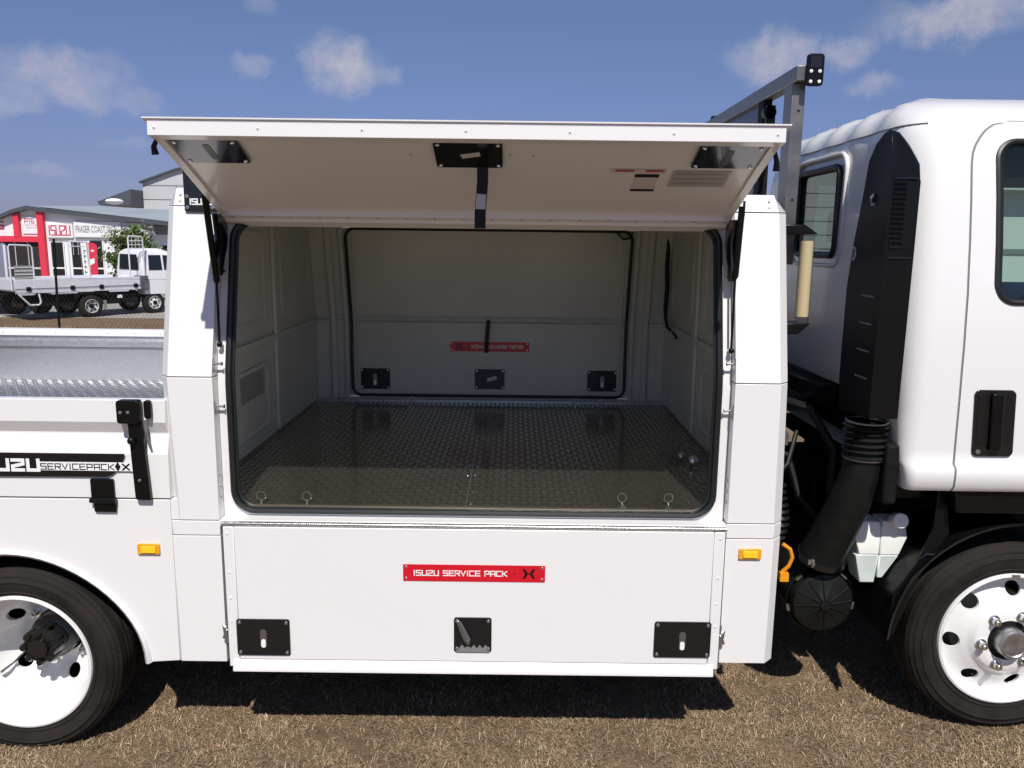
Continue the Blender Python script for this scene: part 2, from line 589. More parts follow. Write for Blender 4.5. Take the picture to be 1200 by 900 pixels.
def grass(name, n, x0, x1, y0, y1, lmin, lmax, wid, thin=None):
    """matted dry blades: each a bent two-segment strip with its own colour"""
    x = rng.uniform(x0, x1, n); y = rng.uniform(y0, y1, n)
    # clumping
    key = np.sin(x * 9.1 + 1.3 * np.sin(y * 7.3)) * np.cos(y * 8.3 + 1.7 * np.cos(x * 5.1)) + rng.normal(0, .7, n)
    bare = np.sin(x * 3.9 + 2.3 * np.sin(y * 3.1)) * np.sin(y * 5.3 + 2.9 * np.sin(x * 2.3 + 1)) + .35 * np.sin(x * 17 + 2 * np.sin(y * 13))
    keep = (key > -.75) & (rng.uniform(0, 1, n) > np.clip((bare - .35) * 1.7, 0, .85))
    x = x[keep]; y = y[keep]; n = len(x)
    z = np.array([gz(q) for q in y]) if y1 > 7 else np.zeros(n)
    a = rng.uniform(0, 2 * np.pi, n); L = rng.uniform(lmin, lmax, n)
    rise = rng.uniform(.10, .75, n) ** 1.25
    hx, hy = np.cos(a), np.sin(a)
    wx, wy = -hy * wid * rng.uniform(.5, 1.2, n), hx * wid * rng.uniform(.5, 1.2, n)
    V = np.zeros((n, 5, 3), np.float32)
    p0 = np.stack([x, y, z - .003], 1)
    p1 = np.stack([x + hx * L * .45, y + hy * L * .45, z + L * rise * .55], 1)
    p2 = np.stack([x + hx * L * .95, y + hy * L * .95, z + L * rise * rng.uniform(.3, 1., n)], 1)
    wv = np.stack([wx, wy, np.zeros(n)], 1)
    V[:, 0] = p0 - wv; V[:, 1] = p0 + wv; V[:, 2] = p1 + wv * .8; V[:, 3] = p1 - wv * .8; V[:, 4] = p2
    me = bpy.data.meshes.new(name)
    me.vertices.add(n * 5); me.vertices.foreach_set('co', V.reshape(-1))
    base = np.arange(n)[:, None] * 5
    idx = np.concatenate([base + np.array([0, 1, 2, 3]), base + np.array([3, 2, 4])], 1).reshape(-1)
    me.loops.add(n * 7); me.loops.foreach_set('vertex_index', idx.astype(np.int32))
    me.polygons.add(n * 2)
    ls = (np.arange(n)[:, None] * 7 + np.array([0, 4])).reshape(-1)
    me.polygons.foreach_set('loop_start', ls.astype(np.int32))
    me.polygons.foreach_set('loop_total', np.tile([4, 3], n).astype(np.int32))
    pal = np.array([(.37, .265, .165), (.45, .34, .225), (.25, .165, .10), (.21, .185, .075), (.56, .45, .32), (.39, .265, .175), (.12, .075, .045)])
    patch = .5 + .5 * np.sin(x * 6.1 + 2.1 * np.sin(y * 4.7 + 1)) * np.cos(y * 6.9 + 1.9 * np.cos(x * 3.7))
    fine = .5 + .5 * np.sin(x * 31 + 3 * np.sin(y * 23)) * np.cos(y * 37 + 2 * np.cos(x * 19))
    c = pal[rng.choice(7, n, p=[.26, .15, .22, .07, .04, .15, .11])] * rng.uniform(.6, 1.3, (n, 1)) * (.72 + .38 * patch + .22 * fine)[:, None]
    ca = me.color_attributes.new('blade', 'FLOAT_COLOR', 'POINT')
    cc = np.ones((n, 5, 4), np.float32); cc[:, :, :3] = c[:, None, :]
    ca.data.foreach_set('color', cc.reshape(-1))
    me.update(); me.validate()
    g = bpy.data.materials.new(name + '_blades'); g.use_nodes = True
    t = g.node_tree; b = t.nodes['Principled BSDF']; b.inputs['Roughness'].default_value = .8; b.inputs['Specular IOR Level'].default_value = .2
    at = t.nodes.new('ShaderNodeAttribute'); at.attribute_name = 'blade'
    t.links.new(at.outputs['Color'], b.inputs['Base Color'])
    me.materials.append(g)
    o = bpy.data.objects.new(name, me); col.objects.link(o)
    return o


tag(grass('dry_grass', 330000, -3.1, 3.3, -.40, 1.7, .012, .046, .0017), 'short matted brown dry grass in front of and under the white truck', 'grass', kind='stuff')
tag(grass('far_grass', 60000, -22, -5, 8.0, 21, .05, .13, .006), 'dry brown grass strip before the gravel yard at left', 'grass', kind='stuff')


# ================================================================ THE SERVICE TRUCK
truck = empty('service_truck', (0, 1.15, 0),
              'large white service truck filling the foreground with its canopy side door raised open', 'truck')


def yk(z):          # canopy sides lean inwards above the fold at z = 1.6
    return max(0, z - 1.6) * .243


def lean(x, y, z):
    return (x, y + yk(z), z)


T = truck
GAP = .0018
# ---- corner panels (left/rear column and right/front column)
def plan_l(xo, x1=-1.165):
    return [(xo, .040), (xo + .036, 0), (x1, 0), (x1, .062), (xo, .062)]


def plan_r(xo, x0=.868):
    return [(x0, 0), (xo - .040, 0), (xo, .040), (xo, .062), (x0, .062)]


for side in 'LR':
    pl = plan_l if side == 'L' else plan_r
    x_lo, x_hi = (-1.360, -1.375) if side == 'L' else (1.098, 1.083)
    for z0, z1 in ((.405 if side == 'L' else .425, .955 if side == 'L' else .967), (.955 if side == 'L' else .967, 1.018 if side == 'L' else 1.030)):
        b = MB(); ring = pl(x_lo)
        if side == 'L': ring = [(x_lo, .006), (x_lo + .006, 0)] + ring[2:]
        b.loft([[(p[0], p[1], z0 + GAP) for p in ring], [(p[0], p[1], z1 - GAP) for p in ring]])
        build('corner_panel', b, WHITE, T, bevel=.002)
    b = MB(); ring = pl(x_lo); ring2 = pl(x_hi)
    za = 1.018 if side == 'L' else 1.030
    b.loft([[(p[0], p[1], za + GAP) for p in ring], [(p[0], p[1], 1.6 - GAP) for p in ring2]])
    build('corner_panel', b, WHITE, T, bevel=.002)
    b = MB()
    b.loft([[(p[0], p[1] + yk(1.6), 1.6 + GAP) for p in ring2], [(p[0], p[1] + yk(2.256), 2.256 - GAP) for p in ring2]])
    build('corner_panel', b, WHITE, T, bevel=.002)
    # cap: a folded end piece that narrows upwards
    b = MB()
    if side == 'L':
        top = [(-1.342, .045), (-1.335, .006), (-1.165, .006), (-1.165, .06), (-1.342, .06)]
    else:
        top = [(.868, .006), (1.026, .006), (1.034, .045), (1.034, .06), (.868, .06)]
    b.loft([[(p[0], p[1] + yk(2.256), 2.256 + GAP) for p in ring2], [(p[0], p[1] + yk(2.325), 2.325) for p in top]])
    cap = build('corner_cap', b, WHITE, T, bevel=.002)
    b = MB()
    for zz in (2.277, 2.302):
        xx = -1.315 if side == 'L' else 1.005
        yy = yk(zz) - .001
        b.cyl((xx, yy + .004, zz), (xx, yy - .0025, zz), .0055, .0045, 12)
    build('rivets', b, WHITE, cap)

# dark joint strip behind the panel seams
b = MB(); b.box(-1.318, -1.168, .030, .060, .41, 1.598)
build('joint_backing', b, UNDER, T)
b = MB(); b.box(.872, 1.035, .030, .060, .43, 1.598)
build('joint_backing', b, UNDER, T)

# ---- jambs: inward faces of the recess and the white frame round the opening
zs = [1.035, 1.6, 2.24]
b = MB()
outer = []; inner = []
inr = densify(rrect(-1.128, .828, 1.052, 2.215, .085, 8), .06)
cx0, cz0 = -.15, 1.6
def project_out(p):
    x0, x1, z0, z1 = -1.164, .867, 1.020, 2.255
    x = min(max(p[0], -1.128), .828); z = min(max(p[1], 1.052), 2.215)
    dx, dz = 0, 0
    cands = [(abs(p[0] + 1.128), 'l'), (abs(p[0] - .828), 'r'), (abs(p[1] - 1.052), 'b'), (abs(p[1] - 2.215), 't')]
    c = min(cands)[1]
    # corner zones
    lft, rgt, bot, tp = p[0] < -1.044, p[0] > .744, p[1] < 1.136, p[1] > 2.131
    if (lft or rgt) and (bot or tp):
        ccx, ccz = (-1.043 if lft else .743), (1.137 if bot else 2.130)
        vx, vz = p[0] - ccx, p[1] - ccz
        tx = ((x0 if lft else x1) - ccx) / vx if abs(vx) > 1e-6 else 1e9
        tz = ((z0 if bot else z1) - ccz) / vz if abs(vz) > 1e-6 else 1e9
        t = min(abs(tx), abs(tz))
        if abs(abs(vx) - abs(vz)) < 1e-3: return (x0 if lft else x1, z0 if bot else z1)
        return (ccx + vx * t, ccz + vz * t)
    return {'l': (x0, p[1]), 'r': (x1, p[1]), 'b': (p[0], z0), 't': (p[0], z1)}[c]
outr = [project_out(p) for p in inr]
b.ring(outr, inr, .055, .085)
b.warp(lean)
frame = build('door_frame', b, WHITE, T, bevel=.0015, smooth=30)
b = MB()
b.tube([lean(p[0], .050, p[1]) for p in densify(rrect(-1.119, .819, 1.046, 2.212, .085, 7), .06)], .0135, 8, closed=True, flat=1.0)
b.tube([lean(p[0], .062, p[1]) for p in densify(rrect(-1.105, .805, 1.060, 2.200, .078, 7), .06)], .008, 6, closed=True)
build('door_seal', b, RUBBER, frame)
# sill and gutter faces
b = MB(); b.box(-1.163, .866, -.010, .054, 1.000, 1.024)
build('door_sill', b, WHITE, T, bevel=.002)
# strikers on the jambs
def striker(x, s, z):
    b = MB()
    b.box(min(x, x + s * .003), max(x, x + s * .003), .012, .030, z - .028, z + .028)
    st = build('striker', b, STEEL, T, bevel=.001)
    b = MB(); b.cyl((x + s * .003, .034, z + .004), (x + s * .026, .034, z + .004), .0045, n=12); b.cyl((x + s * .026, .034, z + .004), (x + s * .031, .034, z + .004), .008, n=12)
    build('pin', b, CHROME, st)
for x, s, z in ((-1.1648, 1, 1.645), (-1.1648, 1, 1.475), (.8678, -1, 1.668), (.8678, -1, 1.482)):
    striker(x, s, z)
b = MB()
for z in (1.20, 1.155, 1.11):
    b.cyl((-1.165, .035, z), (-1.162, .035, z), .007, n=12)
    b.cyl((.868, .035, z), (.865, .035, z), .007, n=12)
build('jamb_screws', b, STEEL, frame)

# ---- canopy walls, roof, floor
b = MB()
prof = [(.064, .60), (.064, 1.6), (.064 + yk(2.256), 2.256), (2.236 - yk(2.256), 2.256), (2.236, 1.6), (2.236, .60)]
b.prism(prof, -1.372, -1.300, 'x')
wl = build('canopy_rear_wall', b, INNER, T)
b = MB(); b.prism(prof, 1.008, 1.080, 'x')
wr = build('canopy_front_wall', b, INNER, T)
b = MB(); b.box(-1.342, 1.033, .235, 2.065, 2.301, 2.326)
build('canopy_roof', b, WHITE, T, bevel=.003)
b = MB(); b.box(-1.30, 1.008, .215, 2.09, 2.262, 2.300)
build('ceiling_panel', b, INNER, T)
b = MB(); b.box(-1.30, 1.008, .064 + yk(2.25), .064 + yk(2.25) + .03, 2.226, 2.30)
build('door_header', b, INNER, T)
# outer skins of the end walls
b = MB(); b.prism([(.063, 1.0), (.063, 1.6), (.063 + yk(2.256), 2.256), (2.25 - yk(2.256), 2.256), (2.25, 1.6), (2.25, 1.0)], 1.0815, 1.0835, 'x')
build('front_outer_skin', b, WHITE, T)
b = MB(); b.prism([(.063, 1.0), (.063, 1.6), (.063 + yk(2.256), 2.256), (2.25 - yk(2.256), 2.256), (2.25, 1.6), (2.25, 1.0)], -1.3755, -1.3735, 'x')
build('rear_outer_skin', b, WHITE, T)
b = MB(); b.box(-1.30, 1.008, .056, 2.236, 1.040, 1.070)
floor = build('canopy_floor', b, CHECK, T)
# raised tread lenses
def treads(name, x0, x1, y0, y1, z, parent, cw=.030, cd=.047, wd=.0068, ht=.0038, m_=CHECKT):
    """raised lenses along the edges of a lozenge lattice"""
    b = MB(); V = []; F = []
    ang_ = math.atan2(cd, cw); ln = math.hypot(cw, cd) * .41
    j = 0; y = y0 + cd / 2
    while y < y1:
        i = 0; x = x0 + cw / 2
        while x < x1:
            a = ang_ if (i + j) % 2 else -ang_
            c, s = math.cos(a), math.sin(a)
            o = len(V)
            for (u, v, h) in ((-ln, 0, 0), (-ln * .45, -wd, 0), (ln * .45, -wd, 0), (ln, 0, 0), (ln * .45, wd, 0), (-ln * .45, wd, 0), (-ln * .5, 0, ht), (ln * .5, 0, ht)):
                V.append((x + u * c - v * s, y + u * s + v * c, z + h))
            F += [(o, o + 1, o + 6), (o + 1, o + 2, o + 7, o + 6), (o + 2, o + 3, o + 7), (o + 3, o + 4, o + 7), (o + 4, o + 5, o + 6, o + 7), (o + 5, o, o + 6)]
            x += cw; i += 1
        y += cd; j += 1
    b.add(V, F)
    return build(name, b, m_, parent, kind='stuff', smooth=0)
treads('tread_pattern', -1.295, 1.004, .07, 2.2, 1.0701, floor)
b = MB(); b.box(-.1835, -.1805, .06, .68, 1.0702, 1.0718)
build('floor_joint', b, STEEL, floor)
b = MB()
for y in (.10, .24, .50, .65):
    for s in (-.017, .017): b.cyl((-.182 + s, y, 1.070), (-.182 + s, y, 1.0735), .005, .004, 10)
build('floor_rivets', b, CHROME, floor)
# skirting angle along the floor edges
b = MB(); b.box(-1.300, -1.296, .1, 2.2, 1.0702, 1.086); b.box(1.003, 1.0075, .1, 2.2, 1.0702, 1.086); b.box(-1.295, 1.003, 2.17, 2.19, 1.0702, 1.090)
build('floor_angle', b, STEEL, floor)
# tie down rings
b = MB(); ringpts = [(.018 * math.sin(q), 0, .018 * math.cos(q) + .032) for q in [2 * math.pi * k / 20 for k in range(20)]]
b.tube([( -1.017 + p[0], .070 + p[1], 1.069 + p[2]) for p in ringpts], .0022, 6, closed=True)
b.cyl((-1.017, .070, 1.069), (-1.017, .070, 1.084), .005, n=10)
r0 = build('tie_down_ring', b, CHROME, floor)
for dx, dy in ((.186, .003), (1.475, .03), (1.668, .036), (.155, 2.05), (.355, 2.05), (1.44, 2.05), (1.60, 2.05)):
    again(r0, (dx, dy, 0))
# interior details on the end walls
for X, s in ((-1.300, 1), (1.008, -1)):
    wall = wl if s == 1 else wr
    b = MB()
    b.box(min(X, X + s * .018), max(X, X + s * .018), .10, 2.2, 1.592, 1.628)
    build('wall_rail', b, INNER, wall, bevel=.004)
    b = MB()
    b.box(min(X, X + s * .020), max(X, X + s * .020), 1.26, 1.33, 1.10, 2.25)
    build('wall_post', b, INNER, wall, bevel=.005)
    for (y0, y1, z0, z1) in ((.22, 1.14, 1.15, 1.50), (.36, 1.14, 1.70, 2.18), (1.42, 2.02, 1.70, 2.16)):
        b = MB()
        pts = [(p[0], p[1]) for p in rrect(y0, y1, z0, z1, .07, 5)]
        pin_ = [(p[0], p[1]) for p in rrect(y0 + .03, y1 - .03, z0 + .03, z1 - .03, .05, 5)]
        A = [(X + s * .001, p[0], p[1]) for p in pts]; B = [(X + s * .010, (p[0] + q[0]) / 2, (p[1] + q[1]) / 2) for p, q in zip(pts, pin_)]; Cc = [(X + s * .001, p[0], p[1]) for p in pin_]
        b.loft([A, B, Cc], cap=False)
        build('pressed_rib', b, INNER, wall, smooth=60)
    b = MB()
    for yy, zz in ((.35, 1.13), (.62, 1.13), (.9, 1.13), (1.6, 1.13), (1.9, 1.13), (2.1, 1.35), (2.1, 1.5), (.4, 1.60), (1.0, 1.60), (1.9, 1.60), (.5, 1.30), (.28, 1.22)):
        xx = X + s * (.018 if zz == 1.60 else 0)
        b.cyl((xx, yy, zz), (xx + s * .003, yy, zz), .006, .005, 8)
    build('wall_screws', b, STEEL, wall)
b = MB(); b.box(-1.300, -1.297, .70, 1.06, 1.34, 1.50)  # plain flat grey rectangle on the wall
wpatch = build('wall_patch', b, FLATG, wl, bevel=.004)

# ---- closed door on the far side, seen from inside
b = MB()
def backY(z): return 2.236 - yk(z)
fo = densify(rrect(-1.078, .762, 1.098, 2.212, .06, 6), .08)
outb = []
for p in fo:
    outb.append(p)
# wall strips round the far door: left, right, bottom, top
b.box(-1.30, -1.11, 2.236, 2.250, 1.07, 1.6); b.box(.795, 1.008, 2.236, 2.250, 1.07, 1.6)
b.box(-1.11, .795, 2.232, 2.250, 1.07, 1.096)
bw = build('far_side_frame', b, INNER, T)
b = MB()
b.box(-1.30, -1.11, 2.236, 2.250, 1.6, 2.30); b.box(.795, 1.008, 2.236, 2.250, 1.6, 2.30); b.box(-1.11, .795, 2.232, 2.250, 2.216, 2.30)
b.warp(lambda x, y, z: (x, y - yk(z), z))
build('far_side_frame', b, INNER, T)
for (x0, x1) in ((-1.20, -1.165), (-1.11, -1.085), (.775, .80), (.86, .895)):
    b = MB()
    pr = [(2.234, 1.075), (2.206, 1.075), (2.206, 1.6), (2.206 - yk(2.26), 2.26), (2.234 - yk(2.26), 2.26), (2.234, 1.6)]
    b.prism(pr, x0, x1, 'x')
    build('frame_post', b, INNER, T, bevel=.003)
for (x0, x1) in ((-1.30, -1.205), (-1.16, -1.115), (.90, 1.008)):
    b = MB()
    pr = [(2.235, 1.585), (2.212, 1.585), (2.212, 1.612), (2.235, 1.612)]
    b.prism(pr, x0, x1, 'x')
    build('frame_rail', b, INNER, T, bevel=.003)
b = MB()
b.prism([(2.252, 1.10), (2.238, 1.10), (2.238, 1.6), (2.238 - yk(2.21), 2.21), (2.252 - yk(2.21), 2.21), (2.252, 1.6)], -1.105, .79, 'x')
fd = build('far_door', b, INNER, T)
b = MB()
b.tube([(p[0], 2.226 - yk(p[1]), p[1]) for p in densify(rrect(-1.068, .752, 1.108, 2.205, .06, 6), .08)], .0105, 8, closed=True)
build('door_seal', b, RUBBER, fd)
b = MB(); b.prism([(2.237, 1.598), (2.216, 1.610), (2.210, 1.625), (2.225, 1.645)], -1.03, .72, 'x')
build('fold_rib', b, INNER, fd, bevel=.003)
b = MB()
pr = [(2.2375, 1.15), (2.2375, 1.6), (2.2375 - yk(2.17), 2.17), (2.226 - yk(2.17), 2.17), (2.226, 1.6), (2.226, 1.15)]
b.prism(pr, -1.035, -1.015, 'x')
build('door_stiffener', b, INNER, fd, bevel=.003)
b = MB(); b.prism(pr, .700, .720, 'x')
build('door_stiffener', b, INNER, fd, bevel=.003)


def latch_plate_vertical(cx, cz, w, h, Y, parent, slot=True, sgn=-1, name='latch_plate', label=None):
    """black plate on a vertical panel facing -Y, four screws, steel slot"""
    b = MB()
    b.mat(0)
    b.prism(rrect(cx - w / 2, cx + w / 2, cz - h / 2, cz + h / 2, .010, 4), Y, Y + sgn * .006, 'y')
    b.mat(1)
    for sx in (-1, 1):
        for sz in (-1, 1):
            x, z = cx + sx * (w / 2 - .013), cz + sz * (h / 2 - .013)
            b.lathe([(.0075, 0), (.0070, -.003), (.004, -.0048), (.0005, -.005)], (x, Y + sgn * .006, z), 'y', 12)
    if slot:
        b.mat(2)
        b.prism(rrect(cx - .013, cx + .013, cz - .045, cz + .035, .012, 5), Y + sgn * .0060, Y + sgn * .0068, 'y')
        b.mat(3)
        b.prism(rrect(cx - .009, cx + .009, cz - .043, cz - .008, .008, 5), Y + sgn * .0068, Y + sgn * .0090, 'y')
    return build(name, b, [PLATEK, CHROME, SLOT, PRINTW], parent, label=label)


for cx in (-.920, .605):
    latch_plate_vertical(cx, 1.218, .200, .140, 2.2375, fd)
lp = latch_plate_vertical(-.150, 1.222, .200, .135, 2.2375, fd, slot=False, label='black latch plate with pale sticker')
b = MB()
st = rrect(-.045 - .035, -.045 + .0, 1.215, 1.240, .001, 1)
b.add([(-.165, 2.2305, 1.205), (-.100, 2.2305, 1.222), (-.106, 2.2305, 1.246), (-.171, 2.2305, 1.229)], [(0, 1, 2, 3)])
build('sticker', b, STICK, fd)


def plate_mb(O, U, V, Nn, w, h):
    b = MB()
    O, U, V, Nn = Vector(O), Vector(U), Vector(V), Vector(Nn)
    b.mat(0)
    rr = rrect(0, w, 0, h, .004, 3)
    b.loft([[O + U * p[0] + V * p[1] for p in rr], [O + U * p[0] + V * p[1] + Nn * .002 for p in rr]])
    O2 = O + Nn * .002
    b.mat(1)
    lettering(b, 'ISUZU SERVICE PACK', O2 + U * w * .075 + V * h * .35, U, V, Nn, h * .29, w * .655, 1.25, 1.5)
    b.mat(2)
    # the bold X emblem: two crossing chevrons
    ex, ey, k = w * .885, h * .5, h * .30
    for sgn in (-1, 1):
        q = [(sgn * .12, 0), (sgn * .75, 1), (sgn * 1.25, 1), (sgn * .72, 0), (sgn * 1.25, -1), (sgn * .75, -1)]
        b.add([O2 + Nn * .0005 + U * (ex + p[0] * k) + V * (ey + p[1] * k) for p in q], [(0, 1, 2, 3), (0, 3, 4, 5)])
    b.add([O2 + Nn * .0007 + U * (ex + p[0] * k) + V * (ey + p[1] * k) for p in ((-.3, .12), (.3, .12), (.3, -.12), (-.3, -.12))], [(0, 1, 2, 3)])
    b.mat(2)
    b.add([O2 + Nn * .0005 + U * (w * .775 + p[0]) + V * (h * .5 + p[1]) for p in ((0, -.0012), (.012, -.0012), (.012, .0012), (0, .0012))], [(0, 1, 2, 3)])
    b.mat(3)
    for sx in (.012, w - .012):
        for sy in (.011, h - .011):
            c = O2 + U * sx + V * sy
            b.loft([[c + U * math.cos(a) * .006 + V * math.sin(a) * .006 for a in [k_ * math.pi / 5 for k_ in range(10)]],
                    [c + U * math.cos(a) * .004 + V * math.sin(a) * .004 + Nn * .002 for a in [k_ * math.pi / 5 for k_ in range(10)]]])
    return b


# far door carries the same plate upside down
b = plate_mb((.112, 2.2375, 1.474), (-1, 0, 0), (0, 0, -1), (0, -1, 0), .528, .065)
build('name_plate', b, [RED, PRINTW, PRINTK, CHROME], fd, label='red name plate mounted upside down')
b = MB()
b.tube([(-.160, 2.195, 1.625), (-.164, 2.190, 1.56), (-.170, 2.196, 1.49), (-.174, 2.205, 1.405)], .016, 6, flat=.2)
build('pull_strap', b, BLACKP, fd)
# dark drip marks and far screws
b = MB()
for k in range(7):
    b.cyl((-.98 + k * .28, 2.2375, 1.125), (-.98 + k * .28, 2.234, 1.125), .0045, .004, 8)
build('door_screws', b, STEEL, fd)
# wiring down the front wall
b = MB()
b.tube([(.955, 2.10, 2.26), (.975, 2.11, 2.20), (.988, 2.12, 2.10), (.985, 2.12, 1.98), (.990, 2.11, 1.85), (.985, 2.11, 1.72), (.985, 2.09, 1.66), (.975, 1.98, 1.615), (.985, 1.90, 1.600)], [.014, .016, .014, .013, .015, .014, .011, .010, .008], 8)
b.tube([(.985, 1.84, 1.595), (.985, 1.78, 1.585), (.985, 1.72, 1.575)], .008, 6)
build('wiring_loom', b, HOSE, wr)
b = MB()
b.tube([(.66, 2.05, 2.235), (.655, 2.055, 2.19), (.69, 2.06, 2.155), (.735, 2.07, 2.165), (.75, 2.07, 2.20)], .007, 6)
build('wiring_loop', b, HOSE, fd)

# ---- raised side door (flap)
PR = [(-.455, 2.452), (-.25, 2.376), (.205, 2.190)]       # underside line, y z


def zu(y):
    for (a, za), (c, zc) in zip(PR, PR[1:]):
        if y <= c: return za + (zc - za) * (y - a) / (c - a)
    return PR[-1][1]


FX0, FX1 = -1.145, .844
b = MB()
skin = [(-.470, 2.489), (-.25, 2.426), (.20, 2.250), (.20, 2.206), (-.25, 2.386), (-.452, 2.460)]
b.prism(skin, FX0 + .004, FX1 - .004, 'x')
flap = build('raised_door', b, WHITE, T, bevel=.0015)
b = MB()      # outer skin that laps past the sides
b.prism([(-.4745, 2.5005), (-.25, 2.4325), (.16, 2.272), (.16, 2.268), (-.25, 2.4290), (-.4745, 2.4960)], FX0 - .014, FX1 + .014, 'x')
build('drip_skin', b, WHITE, flap)
b = MB()      # front edge channel
b.prism([(-.4685, 2.4945), (-.4715, 2.445), (-.430, 2.437), (-.430, 2.449), (-.452, 2.4575), (-.459, 2.492)], FX0, FX1, 'x')
edge = build('edge_channel', b, WHITE, flap, bevel=.0015)
b = MB()
for k in range(7):
    x = FX0 + .022 + k * .3235
    b.lathe([(.0065, 0), (.0055, -.002), (.001, -.003)], (x, -.4690, 2.468), 'y', 12)
    b.mat(1); b.lathe([(.0022, -.003), (.0002, -.0032)], (x, -.4695, 2.468), 'y', 8); b.mat(0)
build('edge_rivets', b, [WHITE, GREYT], edge)
for x0, x1 in ((FX0, FX0 + .030), (FX1 - .030, FX1)):
    b = MB()
    b.prism([(-.430, 2.443), (-.25, 2.376), (.18, 2.200), (.18, 2.222), (-.25, 2.398), (-.430, 2.462)], x0, x1, 'x')
    build('side_rail', b, WHITE, flap, bevel=.002)
b = MB(); b.prism([(.120, 2.220), (.210, 2.190), (.216, 2.206), (.200, 2.226), (.120, 2.250)], FX0 + .006, FX1 - .006, 'x')
b.prism([(.150, 2.211), (.158, 2.199), (.214, 2.181), (.214, 2.191)], FX0 + .006, FX1 - .006, 'x')
hr = build('hinge_rail', b, WHITE, flap, bevel=.0015)
b = MB()
for k in range(18):
    x = FX0 + .05 + (k * .1125)
    b.tube([(x, .128, 2.2185), (x, .1265, 2.214)], [.0055, .004], 8)
build('rail_rivets', b, STEEL, hr)
# latch plates under the flap
def under(x, y, d=0):     # point on the inner sheet
    zz = (2.460 + (2.386 - 2.460) * (y + .452) / .202) if y < -.25 else (2.386 + (2.206 - 2.386) * (y + .25) / .45)
    return Vector((x, y - d * .36, zz - d * .93))


def under_plate(x0, x1, y0, y1, holes=True, label=None, lift=.0):
    b = MB(); b.mat(0)
    rr = rrect(x0, x1, y0, y1, .012, 4)
    b.loft([[under(p[0], p[1], .002 + lift) for p in rr], [under(p[0], p[1], .010 + lift) for p in rr]])
    b.mat(1)
    for x in (x0 + .014, x1 - .014):
        for y in (y0 + .014, y1 - .014):
            b.tube([under(x, y, .010 + lift), under(x, y, .0135 + lift), under(x, y, .015 + lift)], [.0075, .0065, .003], 12)
    if holes:
        b.mat(2)
        xc = (x0 + x1) / 2
        rr = rrect(xc - .012, xc + .012, y0 + .028, y1 - .025, .011, 4)
        b.loft([[under(p[0], p[1], .010 + lift) for p in rr], [under(p[0], p[1], .0112 + lift) for p in rr]])
    return build('latch_plate', b, [BLACKG, CHROME, PRINTK], flap, label=label)


# the plates sit just under the sheet, lowered by the door's inner depth
under_plate(-1.104, -.888, -.418, -.265)
under_plate(.592, .803, -.418, -.268)
under_plate(-.262, -.040, -.418, -.252, holes=False, label='black latch plate with strap and sticker')
b = MB()
q = [under(-.180, -.345, .0112), under(-.115, -.362, .0112), under(-.112, -.335, .0112), (under(-.172, -.318, .0112))]
b.add([tuple(p) for p in q], [(0, 1, 2, 3)])
build('sticker', b, STICK, flap)
b = MB()
b.mat(0); b.tube([(-.108, -.262, 2.380), (-.108, -.262, 2.33), (-.112, -.260, 2.28), (-.116, -.262, 2.225), (-.116, -.262, 2.175)], .019, 8, flat=.16)
build('pull_strap', b, BLACKP, flap)
b = MB(); b.tube([(-.1115, -.2665, 2.290), (-.114, -.2665, 2.262), (-.1145, -.2665, 2.240)], .0165, 8, flat=.10)
build('tape_wrap', b, STICK, flap)
# stickers on the underside
def quad_under(name, x0, x1, y0, y1, m_, lift, skew=0):
    b = MB(); b.add([tuple(under(x0, y0, lift)), tuple(under(x1, y0, lift)), tuple(under(x1, y1, lift)), tuple(under(x0, y1, lift))], [(0, 1, 2, 3)])
    return build(name, b, m_, flap)
CLAB = mat('label_white', (.62, .57, .55), .4)
CRED = mat('label_red', (.45, .05, .04), .4)
CGRY = mat('label_grey', (.42, .42, .41), .4)
quad_under('warning_label', .330, .520, -.240, -.215, CLAB, .002)
quad_under('warning_stripe', .345, .410, -.236, -.224, CRED, .0026)
quad_under('warning_stripe', .450, .512, -.236, -.224, CRED, .0026)
quad_under('code_label', .420, .500, -.196, -.100, CLAB, .002)
quad_under('label_bar', .418, .502, -.205, -.186, PRINTK, .0026)
quad_under('label_bar', .418, .502, -.100, -.084, PRINTK, .0026)
quad_under('instruction_label', .545, .745, -.232, -.120, CGRY, .002)
for k in range(3):
    quad_under('label_line', .555, .735, -.218 + k * .032, -.204 + k * .032, MATS['flat_grey'], .0026)
b = MB()
for x, y in ((-.345, -.32), (-.015, -.325), (.06, -.325), (-.45, -.40), (-.62, -.42)):
    p = under(x, y, .0); q = under(x, y, .003)
    b.tube([p, q], [.004, .003], 8)
build('sheet_rivets', b, STEEL, flap)

# ---- gas struts, hinge plates and hinge arms
def strut(p0, pm, p1, parent):
    b = MB(); b.mat(0); b.tube([p0, pm], .0125, 14)
    b.tube([pm, Vector(pm) + (Vector(p1) - Vector(pm)).normalized() * .012], [.0125, .006], 14)
    s_ = build('gas_strut', b, BLACKP, parent)
    b = MB(); b.tube([pm, p1], .0048, 10)
    b.sphere(p1, .011, 6)
    build('strut_rod', b, BLACKP, s_)
    b = MB(); b.cyl(Vector(p1) + Vector((0, 0, -.002)), Vector(p1) + Vector((.0, .03, -.002)), .008, n=10)
    build('strut_foot', b, CHROME, s_)
strut((-1.158, .010, 2.290), (-1.158, .085, 1.970), (-1.148, .055, 1.722), T)
strut((.868, .060, 2.275), (.862, .075, 2.010), (.856, .050, 1.722), T)
b = MB(); b.mat(0); b.prism(rrect(-1.290, -1.160, 2.234, 2.395, .006, 3), .150, .144, 'y'); b.mat(1)
lettering(b, 'ISUZU', (-1.268, .1435, 2.262), (1, 0, 0), (0, 0, 1), (0, -1, 0), .020, .085, 1.5, 1.4)
b.mat(2)
